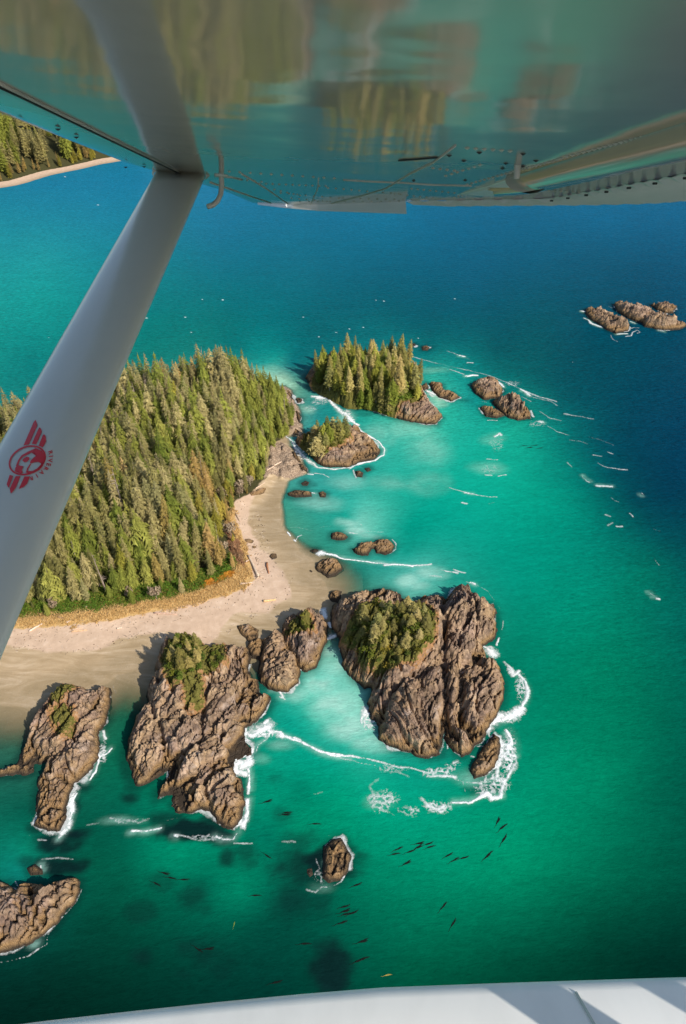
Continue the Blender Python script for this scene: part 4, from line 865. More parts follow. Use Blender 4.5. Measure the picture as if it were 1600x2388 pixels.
def build_sea():
    xs = np.concatenate([-np.geomspace(240, 30000, 34)[::-1], np.arange(-238, 238.1, 0.95), np.geomspace(240, 30000, 34)])
    yl = [38.0]
    while yl[-1] < 520: yl.append(yl[-1] + max(0.62, 0.0034 * yl[-1]))
    ys = np.concatenate([-np.geomspace(30, 30000, 22)[::-1] , np.linspace(-20, 34, 14), np.array(yl), np.geomspace(yl[-1] * 1.012, 40000, 60)])
    X, Y = np.meshgrid(xs, ys)
    px, py = pix(X, Y)
    px = np.clip(px, -350, 1850); py = np.clip(py, 430, 2420)
    wob = np.where((py > 700), 1.0, 0.5)
    wx = 16 * wob * fbm(X * 0.045, Y * 0.045, 71, 4); wy = 14 * wob * fbm(X * 0.045, Y * 0.045, 75, 4)
    qx = px + wx; qy = py + wy
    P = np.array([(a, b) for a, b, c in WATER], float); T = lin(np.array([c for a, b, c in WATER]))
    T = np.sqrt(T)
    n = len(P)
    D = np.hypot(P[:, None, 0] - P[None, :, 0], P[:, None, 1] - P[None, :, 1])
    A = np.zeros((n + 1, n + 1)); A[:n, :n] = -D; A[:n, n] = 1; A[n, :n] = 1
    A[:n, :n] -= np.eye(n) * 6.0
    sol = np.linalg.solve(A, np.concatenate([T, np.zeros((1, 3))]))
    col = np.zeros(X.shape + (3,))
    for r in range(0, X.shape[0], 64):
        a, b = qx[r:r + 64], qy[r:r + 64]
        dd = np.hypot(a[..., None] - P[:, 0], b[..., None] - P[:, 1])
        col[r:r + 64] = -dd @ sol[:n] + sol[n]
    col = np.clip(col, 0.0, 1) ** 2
    # reefs and weed under the surface
    dark = np.zeros(X.shape)
    for (c, rx, ry, s) in REEF:
        e = np.hypot((px + 0.5 * wx - c[0]) / (rx * 1.25), (py + 0.5 * wy - c[1]) / (ry * 1.25)) + 0.95 * (fbm(X * 0.075, Y * 0.10, 207, 5, 0.62) + 0.12)
        dark = np.maximum(dark, min(0.97, s * (1.25 if rx > 34 else 0.95)) * (1 - smooth(0.35, 1.25, e)))
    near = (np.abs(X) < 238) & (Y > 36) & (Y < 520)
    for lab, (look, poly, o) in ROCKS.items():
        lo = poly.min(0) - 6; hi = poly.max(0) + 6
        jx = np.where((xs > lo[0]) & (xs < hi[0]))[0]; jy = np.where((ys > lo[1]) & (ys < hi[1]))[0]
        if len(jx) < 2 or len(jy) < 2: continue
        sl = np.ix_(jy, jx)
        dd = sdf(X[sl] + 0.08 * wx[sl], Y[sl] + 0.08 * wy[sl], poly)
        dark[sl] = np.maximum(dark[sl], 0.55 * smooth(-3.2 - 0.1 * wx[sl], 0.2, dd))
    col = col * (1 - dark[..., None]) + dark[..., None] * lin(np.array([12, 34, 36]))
    # thin milky water along the foam lines
    milk = np.zeros(X.shape)
    for pts, w, dens in FO:
        if w < 2.3 or dens < 0.82: continue
        g = gpoly(pts); c = np.array(pts).mean(0)
        gx = (G(c[0] + 1, c[1])[0] - G(c[0], c[1])[0]); wm = max(w * gx * 0.75, 0.9)
        lo = g.min(0) - wm * 2.4; hi = g.max(0) + wm * 2.4
        jx = np.where((xs > lo[0]) & (xs < hi[0]))[0]; jy = np.where((ys > lo[1]) & (ys < hi[1]))[0]
        if len(jx) < 2 or len(jy) < 2: continue
        sl = np.ix_(jy, jx)
        dd = seg_dist(X[sl] + 0.12 * wx[sl], Y[sl] + 0.12 * wy[sl], g)
        milk[sl] = np.maximum(milk[sl], 0.42 * dens ** 2 * np.exp(-(dd / wm) ** 2))
    milk = milk * (0.55 + 0.9 * np.clip(fbm(X * 0.4, Y * 0.4, 88, 3) + 0.5, 0, 1))
    lacy = fbm(qx * 0.018 + 0.6 * fbm(X * .06, Y * .06, 191, 3), qy * 0.03, 190, 4, 0.6)
    for (c, rx, ry, s) in MILKY:
        e = np.hypot((px + 1.0 * wx - c[0]) / rx, (py + 1.0 * wy - c[1]) / ry)
        milk = np.maximum(milk, s * (1 - smooth(0.15, 1.25, e)) * np.clip(0.9 + 0.9 * lacy, 0.15, 1.3))
    milk = np.clip(milk, 0, 0.8)[..., None]
    col = col * (1 - milk) + milk * lin(np.array([170, 220, 203]))
    # clear shallows over the beach
    op = np.ones(X.shape)
    jx = np.where((xs > -212) & (xs < 10))[0]; jy = np.where((ys > 118) & (ys < 345))[0]
    sl = np.ix_(jy, jx)
    h, d, f, st = land_h(X[sl], Y[sl])
    op[sl] = np.clip(smooth(0.02, 0.95, -h) * 1.0, 0.06, 1)
    col = col * WATER_GAIN
    col *= 1 + 0.06 * (smooth(1150, 1350, px) * smooth(1150, 1350, py) * smooth(2150, 1900, py))[..., None]
    col[..., 2] *= 1 - 0.16 * smooth(1100, 800, py); col[..., 1] *= 1 + 0.02 * smooth(1100, 800, py) + 0.08 * smooth(800, 1300, px) * smooth(1300, 1100, py)
    n_, m_ = X.shape; idx = np.arange(n_ * m_).reshape(n_, m_)
    q = np.stack([idx[:-1, :-1], idx[:-1, 1:], idx[1:, 1:], idx[1:, :-1]], -1).reshape(-1, 4)
    # open water is choppier than the sheltered bay
    chop = 0.24 + 0.5 * smooth(1150, 820, py + 0.0 * px) + 0.30 * smooth(1150, 1500, px) * smooth(1900, 1200, py)
    chop = np.clip(chop, 0.14, 0.78) * smooth(4000, 500, np.hypot(X, Y)) + 0.02
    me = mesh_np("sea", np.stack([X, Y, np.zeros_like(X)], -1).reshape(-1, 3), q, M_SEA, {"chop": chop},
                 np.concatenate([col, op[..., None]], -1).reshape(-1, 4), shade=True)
    tag(obj("sea", me), "turquoise sea turning deep blue towards open water", kind="structure")
build_sea()
# ------------------------------------------------------------------ plants
def make_leaf_mat(name, dark, mid, light, vary=0.08):
    """foliage colour: per tree variation, fine mottling; 'tint' carries the twig age of each spray"""
    m = NT(name); p = m.pos()
    oi = m.n("ShaderNodeObjectInfo")
    r = oi.outputs["Random"]
    n = m.noise(p, 0.55, 3, 0.6)
    fac = m.math('ADD', m.math('MULTIPLY', r, 0.55), m.math('MULTIPLY', n, 0.45))
    c = m.ramp(fac, [(0.18, dark), (0.48, mid), (0.80, light)])
    c = m.mix(1.0, c, m.attr("tint", "Color"), 'MULTIPLY')
    c = m.mix(1.0, c, oi.outputs["Color"], 'MULTIPLY')
    m.base(c, 0.75, 0.15)
    m.b.inputs["Subsurface Weight"].default_value = 0.0
    tl = m.n("ShaderNodeBsdfTranslucent"); m.l(c, tl.inputs["Color"])
    mx = m.n("ShaderNodeMixShader"); mx.inputs[0].default_value = 0.22
    m.l(m.b.outputs[0], mx.inputs[1]); m.l(tl.outputs[0], mx.inputs[2]); m.l(mx.outputs[0], m.out.inputs["Surface"])
    return m.mat
M_SPRUCE = make_leaf_mat("spruce_needles", (0.135, 0.130, 0.038), (0.27, 0.24, 0.082), (0.42, 0.35, 0.165))
M_HEMLOCK = make_leaf_mat("hemlock_needles", (0.12, 0.15, 0.022), (0.235, 0.25, 0.045), (0.33, 0.32, 0.075))
M_LEAF = make_leaf_mat("shrub_leaves", (0.055, 0.080, 0.016), (0.105, 0.135, 0.022), (0.19, 0.20, 0.04))
M_TWIG = make_leaf_mat("bare_twigs", (0.20, 0.14, 0.09), (0.30, 0.22, 0.145), (0.40, 0.31, 0.21))
M_DUNE = make_leaf_mat("dune_grass_blades", (0.50, 0.32, 0.12), (0.70, 0.48, 0.21), (0.82, 0.62, 0.33))
def make_bark():
    m = NT("bark"); p = m.pos(); n = m.noise(m.mapping(p, (3, 3, 0.6)), 1.0, 4)
    m.base(m.ramp(n, [(0.3, (0.14, 0.10, 0.075)), (0.7, (0.36, 0.29, 0.23))]), 0.9, 0.1); m.bump(n, 0.4, 0.1)
    return m.mat
M_BARK = make_bark()
def make_drift():
    m = NT("driftwood"); p = m.pos(); n = m.noise(m.mapping(p, (2, 2, 2)), 1.0, 5)
    oi = m.n("ShaderNodeObjectInfo")
    c = m.mix(1.0, m.ramp(n, [(0.3, (0.40, 0.32, 0.24)), (0.7, (0.68, 0.58, 0.48))]), oi.outputs["Color"], 'MULTIPLY')
    m.base(c, 0.85, 0.15); m.bump(n, 0.4, 0.05)
    return m.mat
M_DRIFT = make_drift()

def trunk_mesh(H, r, seed, lean=0.0, stubs=0):
    rng = random.Random(seed); b = MB()
    pts = [(0, 0, -0.6)] + [(lean * H * (k / 6) ** 2 + rng.uniform(-.05, .05), rng.uniform(-.05, .05), H * 0.96 * k / 6) for k in range(1, 7)]
    b.tube(pts, [r * (1 - 0.93 * k / 6) for k in range(7)], 6)
    for _ in range(stubs):
        z = rng.uniform(0.25, 0.9) * H; a = rng.uniform(0, 6.28); L = rng.uniform(0.8, 2.2) * (1.2 - z / H)
        b.tube([(0, 0, z), (L * math.cos(a), L * math.sin(a), z + rng.uniform(-0.1, 0.5))], [r * 0.28, r * 0.06], 4)
    return b.mesh("trunk", M_BARK)

def conifer_crown(H, R, seed, style):
    """whorls of drooping boughs, each a spine with side sprays"""
    rng = random.Random(seed); V = []; F = []; C = []
    def tri(a, b, c, s):
        i = len(V); V.extend([a, b, c]); F.append((i, i + 1, i + 2)); C.extend([s] * 3)
    z0 = H * (0.10 if style != 'spruce' else rng.uniform(0.10, 0.2))
    dz = 0.8 if style == 'spruce' else 0.7
    z = z0
    lop = rng.uniform(0, 6.28); lopk = rng.uniform(0.0, 0.25)
    while z < H * 0.985:
        t = (z - z0) / (H - z0)
        if style == 'spruce': rr = R * ((1 - t) ** 0.62) * (0.8 if t < 0.12 else 1.0)
        else: rr = R * math.sin(math.pi * min(1, (0.32 + 0.68 * t))) ** 0.7 * (1.0 if t < 0.6 else (1 - t) / 0.4 * 0.75 + 0.25)
        rr = max(rr, 0.35)
        nb = rng.choice((5, 6, 7)) if t < 0.75 else 5
        a0 = rng.uniform(0, 6.28)
        for k in range(nb):
            a = a0 + 6.283 * k / nb + rng.uniform(-.3, .3)
            L = rr * rng.uniform(0.62, 1.18) * (1 + lopk * math.cos(a - lop))
            if rng.random() < 0.06: continue
            droop = rng.uniform(0.18, 0.42) if style == 'spruce' else rng.uniform(0.30, 0.60)
            lift = rng.uniform(0.0, 0.22)
            ca, sa = math.cos(a), math.sin(a)
            sh = rng.uniform(0.72, 1.2)
            zb = z + rng.uniform(-.35, .35)
            def P(s, side=0.0, dn=0.0):
                rad = s * L
                zz = zb + lift * rad - droop * L * s * s - dn
                return (rad * ca - side * sa, rad * sa + side * ca, zz)
            # spine fan
            wdt = 0.10 * L + 0.16
            tri(P(0.12), P(0.62, wdt, 0.05), P(1.0), sh); tri(P(0.12), P(1.0), P(0.62, -wdt, 0.05), sh * 0.94)
            ns = 3 if L > 1.2 else 2
            for j in range(ns):
                s0 = 0.28 + 0.52 * j / max(1, ns - 1) + rng.uniform(-.06, .06)
                for sd in (-1, 1):
                    ln = L * (0.46 - 0.22 * s0) * rng.uniform(0.7, 1.25) + 0.22
                    dn = rng.uniform(0.12, 0.5) * (1.0 if style == 'spruce' else 1.5) * min(1, ln)
                    s1 = min(1.12, s0 + 0.55 * ln / L)
                    tri(P(s0 - 0.10), P(s0 + 0.10), P(s1, sd * ln, dn), sh * rng.uniform(0.82, 1.18))
        z += dz * rng.uniform(0.75, 1.25) * (1 if t < 0.7 else 0.75)
    for k in range(3):  # leader
        a = k * 2.1
        tri((0.22 * math.cos(a), 0.22 * math.sin(a), H * 0.93), (0.22 * math.cos(a + 2), 0.22 * math.sin(a + 2), H * 0.93), (0, 0, H * 1.02), 1.1)
    C = np.array(C)[:, None] * np.array([[1.0, 0.98, 0.95]])
    return mesh_np("crown", np.array(V), np.array(F), M_SPRUCE if style == 'spruce' else M_HEMLOCK, cols=C)

def leaf_cloud(N, lobes, size, rng, flat=0.0):
    """small leaf faces on the shells of uneven lobes"""
    L = np.array(lobes); pick = rng.integers(0, len(L), N)
    d = rng.normal(size=(N, 3)); d /= np.linalg.norm(d, axis=1, keepdims=True); d[:, 2] = np.abs(d[:, 2]) * 0.95 - 0.15
    rad = (0.62 + 0.42 * rng.random(N) ** 0.6)
    bump = 1 + 0.25 * np.sin(d[:, 0] * 5 + pick) * np.cos(d[:, 1] * 6 + pick * 2)
    c = L[pick, :3] + d * (L[pick, 3:6] * (rad * bump)[:, None])
    u = rng.normal(size=(N, 3)); nrm = d + 0.8 * rng.normal(size=(N, 3))
    u -= nrm * (np.sum(u * nrm, 1) / np.sum(nrm * nrm, 1))[:, None]; u /= np.linalg.norm(u, axis=1, keepdims=True)
    w = np.cross(nrm / np.linalg.norm(nrm, axis=1, keepdims=True), u)
    s = size * (0.6 + 0.8 * rng.random(N))[:, None]
    V = np.stack([c - u * s, c + w * s * 0.6, c + u * s, c - w * s * 0.6], 1).reshape(-1, 3)
    F = np.arange(4 * N).reshape(N, 4)
    sh = np.repeat((0.75 + 0.5 * rng.random(N)), 4)[:, None] * np.ones((1, 3))
    return V, F, sh

def shrub_crown(R, Hh, seed, mat, N=220, size=0.34):
    rng = np.random.default_rng(seed)
    lobes = [(rng.uniform(-.5, .5) * R, rng.uniform(-.5, .5) * R, Hh * rng.uniform(0.35, 0.75), R * rng.uniform(.4, .7), R * rng.uniform(.4, .7), Hh * rng.uniform(.3, .5)) for _ in range(5)]
    V, F, c = leaf_cloud(N, lobes, size, rng)
    return mesh_np("crown", V, F, mat, cols=c)

# prototypes: (kind, crown mesh, trunk mesh, nominal height)
SPR = [(conifer_crown(24, r, 100 + i, 'spruce'), trunk_mesh(24, 0.34, i, 0.01), 24.0) for i, r in enumerate((3.3, 3.7, 2.9, 4.1, 3.5, 2.8, 4.3, 3.1))]
HEM = [(conifer_crown(22, r, 200 + i, 'hemlock'), trunk_mesh(22, 0.32, 40 + i, 0.0), 22.0) for i, r in enumerate((3.4, 3.9, 3.1, 3.6, 4.3))]
KRU = [(conifer_crown(9, r, 300 + i, 'spruce'), trunk_mesh(9, 0.22, 60 + i, 0.02), 9.0) for i, r in enumerate((2.6, 2.2, 3.0, 2.4))]
ALD = [(shrub_crown(3.6, 9, 400 + i, M_LEAF, 420, 0.5), trunk_mesh(6, 0.2, 70 + i), 9.0) for i in range(3)]
TWG = [(shrub_crown(2.8, 7.5, 420 + i, M_TWIG, 300, 0.42), trunk_mesh(6.5, 0.16, 80 + i, 0.03, 6), 7.5) for i in range(3)]
BSH = [(shrub_crown(1.7, 2.0, 440 + i, M_LEAF, 150, 0.30), trunk_mesh(1.4, 0.09, 90 + i, 0.03), 2.0) for i in range(4)]
SNG = [(None, trunk_mesh(18, 0.34, 95 + i, 0.02, 16), 18.0) for i in range(3)]

def plant(name, proto, loc, h, label, cat, group, tint=(1, 1, 1), wid=1.0):
    crown, trunk, Hn = proto
    e = bpy.data.objects.new(name, None); COL.objects.link(e)
    e.empty_display_size = 0.5
    s = h / Hn
    e.location = loc; e.scale = (s * wid, s * wid, s); e.rotation_euler = (random.uniform(-.05, .05), random.uniform(-.05, .05), random.uniform(0, 6.28))
    tag(e, label, cat, group)
    t = obj("trunk", trunk, e)
    if crown is not None:
        c = obj("crown", crown, e); c.color = (*tint, 1)
    return e

def poisson(poly, rmin, seed, rfun=None, tries=9000):
    rng = np.random.default_rng(seed); lo = poly.min(0); hi = poly.max(0)
    pts = []; cell = {}
    cand = lo + rng.random((tries, 2)) * (hi - lo)
    ok = sdf(cand[:, 0], cand[:, 1], poly) > 0.3
    for p in cand[ok]:
        k = (int(p[0] // rmin), int(p[1] // rmin)); good = True
        for i in (-1, 0, 1):
            for j in (-1, 0, 1):
                for q in cell.get((k[0] + i, k[1] + j), ()):
                    if (q[0] - p[0]) ** 2 + (q[1] - p[1]) ** 2 < rmin * rmin: good = False
        if good: cell.setdefault(k, []).append(p); pts.append(p)
    return np.array(pts)

SEEN_SPRUCE = 0
STUFF = []       # trees past the count, joined into one mass: (crown mesh, x, y, z, scale, width, rot, tint)
def build_forest():
    pts = poisson(FOREST, 2.95, 5, tries=40000)
    h, d, f, st = land_h(pts[:, 0], pts[:, 1])
    front = FOREST.copy()
    px, py = pix(pts[:, 0], pts[:, 1], h)
    order = np.argsort(pts[:, 1])
    ns = nh = 0
    for i in order:
        x, y = pts[i]; z = h[i]; e = f[i]
        if px[i] < -60 : continue
        grow = 12.5 + 16.5 * float(smooth(0, 26, e)) + 3.5 * float(fbm(np.array([x * 0.05]), np.array([y * 0.05]), 44, 2)[0]) + random.gauss(0, 3.2)
        south = py[i] > 1250
        if south and e < 5: grow *= 0.55
        elif e < 3: grow *= 0.8
        zone = float(fbm(np.array([x * 0.035]), np.array([y * 0.035]), 66, 3)[0])
        pick = random.random()
        hem = pick < 0.44 + 0.5 * zone + (0.35 if (px[i] > 560 and py[i] < 1130) else 0)
        east_brown = (px[i] > 470 and 1130 < py[i] < 1330)
        tint = (1, 1, 1)
        if random.random() < 0.035: tint = (1.22, 1.03, 0.88)
        elif random.random() < 0.15: tint = (0.78, 0.85, 0.8)
        if east_brown and random.random() < 0.5: tint = (1.25, 0.98, 0.85)
        w = random.uniform(0.85, 1.18)
        if py[i] > 1290: where, wg = "in the front rows above the salal thicket", "front rows"
        elif px[i] > 470 and py[i] > 1120: where, wg = "near the upper beach on the forest's right side", "upper beach side"
        elif px[i] > 540: where, wg = "on the wooded point towards the small islet", "wooded point"
        elif px[i] < 250: where, wg = "close beside the wing strut in the picture", "strut side"
        else: where, wg = "in the middle of the island's forest", "middle of the forest"
        look = "rusty " if tint[0] > 1.2 else ("dark " if tint[0] < 0.8 else "")
        if south and e < 4.5 and random.random() < 0.6: continue
        if e < 6 and (south or east_brown) and random.random() < 0.35:
            plant("alder_tree", random.choice(TWG), (x, y, z - 0.1), random.uniform(5, 8), "leafless grey-brown alder at the forest's beach edge", "tree", "bare alders along the forest edge")
            continue
        if random.random() < 0.035 and e > 4:
            plant("dead_tree", random.choice(SNG), (x, y, z - 0.1), grow * 1.0, "pale dead snag standing among the forest trees", "tree", "dead snags in the forest")
            continue
        if hem:
            proto = random.choice(HEM); nh += 1
            if nh <= 255:
                plant("hemlock_tree", proto, (x, y, z - 0.2), grow * 0.92, look + "yellow-green full-crowned conifer " + where, "tree", look + "yellow-green conifers, " + wg, tint, w); continue
        else:
            proto = random.choice(SPR); ns += 1
            if ns <= 255:
                plant("spruce_tree", proto, (x, y, z - 0.2), grow, look + "spiky grey-olive spruce " + where, "tree", look + "grey-olive spruces, " + wg, tint, w); continue
        STUFF.append((proto[0], x, y, z - 0.2, grow / proto[2], w, random.uniform(0, 6.28), tint, hem))
    print("forest", len(pts), ns, nh, len(STUFF))
build_forest()

# far shore: a wood that reads as one mass
def far_wood():
    rng = np.random.default_rng(3)
    n = 0
    x = rng.uniform(-420, 10, 9000); y = rng.uniform(640, 1100, 9000)
    h, d = far_h(x, y); px, py = pix(x, y, h)
    for i in range(len(x)):
        if d[i] < 17 or d[i] > 95 or px[i] < -60 or px[i] > 420: continue
        if rng.random() > (0.45 if d[i] < 45 else 0.2): continue
        k = random.random() < 0.4; proto = random.choice(HEM if k else SPR)
        low = d[i] < 26
        STUFF.append((proto[0], x[i], y[i], h[i] - 0.3, (random.uniform(9, 16) if low else random.uniform(20, 32)) / proto[2], 1.1, random.uniform(0, 6.28), (1.25, 1.0, 0.85) if low else (1.05, 1.05, 1.0), k)); n += 1
    print("far", n)
n_before = len(STUFF)
far_wood()
def join_wood(name, items, label):
    """every tree's own faces, joined into one mesh"""
    cache = {}
    for hem in (False, True):
        Vs = []; Fs = []; Cs = []; off = 0
        for cm, x, y, z, s, w, r, tint, hm in items:
            if hm != hem: continue
            if cm.name not in cache:
                v = np.empty(len(cm.vertices) * 3, np.float32); cm.vertices.foreach_get("co", v)
                fi = np.empty(len(cm.loops), np.int32); cm.loops.foreach_get("vertex_index", fi)
                c = np.empty(len(cm.vertices) * 4, np.float32); cm.attributes["tint"].data.foreach_get("color", c)
                cache[cm.name] = (v.reshape(-1, 3), fi.reshape(-1, 3), c.reshape(-1, 4)[:, :3])
            v, fi, c = cache[cm.name]
            ca, sa = math.cos(r), math.sin(r)
            q = np.stack([(v[:, 0] * ca - v[:, 1] * sa) * s * w + x, (v[:, 0] * sa + v[:, 1] * ca) * s * w + y, v[:, 2] * s + z], -1)
            Vs.append(q); Fs.append(fi + off); Cs.append(c * np.array(tint) * random.uniform(0.7, 1.3)); off += len(v)
        if Vs:
            yield mesh_np(name, np.concatenate(Vs), np.concatenate(Fs), M_HEMLOCK if hem else M_SPRUCE, cols=np.concatenate(Cs))
def wood(name, items, label):
    ms = list(join_wood(name, items, label))
    root = bpy.data.objects.new(name, None); COL.objects.link(root)
    tag(root, label, "forest", kind="stuff")
    for me, nm in zip(ms, ("spruce_crowns", "hemlock_crowns")): obj(nm, me, root)
wood("forest_interior", STUFF[:n_before], "back of the island's forest where tree tops merge into one mass")
wood("far_forest", STUFF[n_before:], "hazy conifer forest on the far shore under the wing")

# wooded islets and rock tops
def clump(look, px_poly, z, spacing, seed, protos, hr, name, label, cat, group, tints, maxn=200, wid=(0.85, 1.2)):
    poly = gpoly(px_poly, z); pts = poisson(poly, spacing, seed, tries=4000)
    for x, y in pts[:maxn]:
        zz = float(look(x, y)); 
        if zz < 0.8: continue
        plant(name, random.choice(protos), (x, y, zz - 0.25), random.uniform(*hr), label, cat, group, random.choice(tints), random.uniform(*wid))
T1 = [(1.15, 1.15, 1), (1.3, 1.2, 1.0), (1.0, 1.08, 0.95), (1.3, 1.3, 1.05)]
R11T = cE([(272, 320), (300, 380), (350, 405), (430, 440), (520, 458), (640, 462), (700, 470), (760, 435), (850, 405), (845, 330), (780, 240), (600, 200), (420, 205), (310, 240)])
clump(R11, R11T, 8, 4.2, 21, SPR, (12, 18.5), "spruce_tree", "spiky grey-olive spruce on the larger wooded islet", "tree", "spruces of the larger islet", T1, 46, (1.15, 1.5))
clump(R11, R11T, 8, 4.3, 22, HEM, (10, 16), "hemlock_tree", "yellow-green full-crowned conifer on the larger wooded islet", "tree", "yellow-green conifers of the larger islet", T1, 46, (1.2, 1.55))
clump(R11, cE([(640, 440), (700, 465), (770, 430), (850, 405), (845, 350), (780, 380), (700, 410)]), 7, 2.6, 23, BSH, (1.8, 3.2), "shrub", "green shrub on the sunny slope of the larger wooded islet", "shrub", "shrubs of the larger islet", [(1.2, 1.1, 0.9), (1.0, 1.15, 0.8)], 26)
clump(R10, cE([(245, 640), (295, 680), (390, 665), (465, 630), (450, 575), (325, 575)]), 7, 2.8, 24, KRU + HEM[:2], (6.5, 10), "spruce_tree", "small conifer in the tree clump of the small islet", "tree", "trees of the small islet", T1, 28, (1.1, 1.5))
clump(R10, cE([(225, 655), (270, 690), (330, 695), (430, 668), (478, 632), (455, 590), (330, 600)]), 6.5, 1.9, 25, BSH, (1.0, 2.0), "shrub", "low olive shrub around the tree clump of the small islet", "shrub", "shrubs of the small islet", [(1.35, 1.1, 0.8), (1.1, 1.05, 0.85), (1.6, 1.1, 0.8)], 40)
R1T = cH([(470, 330), (560, 250), (700, 235), (840, 250), (890, 340), (880, 470), (800, 540), (700, 560), (620, 500), (540, 470), (480, 420)])
clump(R1, R1T, 16, 3.3, 26, KRU, (5.0, 8.5), "spruce_tree", "wind-bent grey-green spruce on top of the largest rock", "tree", "spruces on the largest rock", [(1.05, 1.02, 0.95), (1.15, 1.1, 0.95), (0.9, 1.0, 0.85)], 34, (0.95, 1.3))
clump(R1, cH([(400, 390), (470, 320), (560, 245), (700, 230), (860, 245), (905, 340), (900, 480), (810, 575), (700, 600), (560, 560), (480, 500)]), 15.5, 2.1, 27, BSH, (1.2, 2.4), "shrub", "leafy green shrub on top of the largest rock", "shrub", "shrubs on the largest rock", [(1, 1, 1), (1.2, 1.1, .8), (1.5, 1.05, .8)], 70)
R3T = cG([(500, 350), (565, 275), (680, 285), (700, 390), (670, 470), (570, 490), (510, 440)])
clump(R3, R3T, 11, 2.9, 28, KRU, (4.5, 7.0), "spruce_tree", "stunted grey-green spruce in the shrub cap of the craggy rock", "tree", "stunted spruces on the craggy rock", [(1.1, 1.1, 0.95), (1.2, 1.1, 0.95)], 16, (1.0, 1.35))
clump(R3, cG([(480, 370), (560, 265), (690, 280), (720, 400), (700, 490), (620, 560), (530, 560), (495, 460)]), 10.5, 1.9, 29, BSH, (1.1, 2.1), "shrub", "green shrub in the cap of the craggy rock", "shrub", "shrubs on the craggy rock", [(1, 1.1, .9), (1.3, 1.2, .8)], 46)
clump(R3, cG([(745, 340), (815, 320), (828, 430), (770, 480), (740, 470)]), 9, 1.8, 30, BSH, (0.9, 1.7), "shrub", "shrub on the bare shoulder right of the craggy rock's cap", "shrub", "shrubs on the craggy rock's shoulder", [(1.2, 1.15, .9)], 14)
clump(R5, cG([(1250, 215), (1290, 170), (1350, 170), (1360, 225), (1290, 240)]), 7, 1.8, 31, BSH, (0.7, 1.3), "shrub", "tuft of low shrub on the mossy rock by the surf gap", "shrub", "shrubs on the mossy rock", [(1.4, 1.2, .8)], 8)

# salal thicket along the forest foot and golden dune grass: nobody could count the stems
def thicket(name, label, px_poly, z, n, size, hmax, cols, mat, seed, cat):
    rng = np.random.default_rng(seed); poly = gpoly(px_poly, z)
    lo = poly.min(0); hi = poly.max(0); c = lo + rng.random((n * 6, 2)) * (hi - lo)
    s = sdf(c[:, 0] + 1.5 * fbm(c[:, 0] * .3, c[:, 1] * .3, seed), c[:, 1] + 1.5 * fbm(c[:, 0] * .3, c[:, 1] * .3, seed + 1), poly)
    c = c[s > 0][:n]; s = s[s > 0][:n]; N = len(c)
    h, d, f, st = land_h(c[:, 0], c[:, 1])
    top = hmax * smooth(-0.2, 2.5, s) * (0.55 + 0.6 * vnoise(c[:, 0] * .5, c[:, 1] * .5, seed + 2)) * (0.75 + 0.5 * vnoise(c[:, 0] * .16, c[:, 1] * .16, seed + 4))
    P = np.stack([c[:, 0], c[:, 1], h + top * (0.35 + 0.65 * rng.random(N) ** 0.4)], -1)
    nr = np.array([0, 0, 1.0]) + 0.75 * rng.normal(size=(N, 3)); u = rng.normal(size=(N, 3))
    nr /= np.linalg.norm(nr, axis=1, keepdims=True)
    u -= nr * np.sum(u * nr, 1)[:, None]; u /= np.linalg.norm(u, axis=1, keepdims=True); w = np.cross(nr, u)
    sz = size * (0.6 + 0.8 * rng.random(N))[:, None]
    V = np.stack([P - u * sz, P + w * sz * .6, P + u * sz, P - w * sz * .6], 1).reshape(-1, 3)
    zone = np.clip(0.5 + 1.1 * fbm(c[:, 0] * .11, c[:, 1] * .11, seed + 8, 3) + 0.25 * rng.normal(size=N), 0, 0.999)
    cc = np.array(cols)[(zone * len(cols)).astype(int)] * (0.75 + 0.5 * rng.random(N))[:, None]
    me = mesh_np(name, V, np.arange(4 * N).reshape(N, 4), mat, cols=np.repeat(cc, 4, 0))
    tag(obj(name, me), label, cat, kind="stuff")
thicket("salal_thicket", "green salal thicket along the foot of the forest above the dune grass",
        [(-60, 1442), (120, 1428), (245, 1416), (330, 1398), (390, 1390), (470, 1370), (530, 1345), (556, 1310), (540, 1285), (480, 1320), (380, 1345), (250, 1368), (130, 1385), (-60, 1402)], 3.5, 26000, 0.34, 2.2,
        [(1.3, 1.5, 0.9), (1.0, 1.5, 0.8), (1.7, 1.5, 1.1), (2.4, 1.5, 1.5), (1.5, 1.7, 1.0)], M_LEAF, 51, "shrub")
thicket("bramble_patch", "rust-orange bramble patch at the forest corner above the sand",
        c6([(150, 1060), (200, 980), (320, 930), (460, 880), (640, 840), (720, 830), (690, 940), (560, 970), (420, 1000), (330, 1050), (200, 1090)]), 3.2, 3600, 0.34, 1.7,
        [(5.2, 1.7, 1.3), (4.4, 1.5, 1.4), (5.0, 2.0, 1.6)], M_LEAF, 57, "bramble")
thicket("shore_brush", "brown leafless brush along the forest's seaward edge by the upper beach",
        c6([(580, 20), (640, 120), (650, 340), (800, 380), (800, 480), (860, 680), (800, 780), (700, 700), (620, 520), (560, 250), (540, 60)]), 3.2, 5200, 0.34, 1.8,
        [(1.0, .72, .6), (1.15, .8, .62), (0.9, .75, .6)], M_TWIG, 61, "brush")
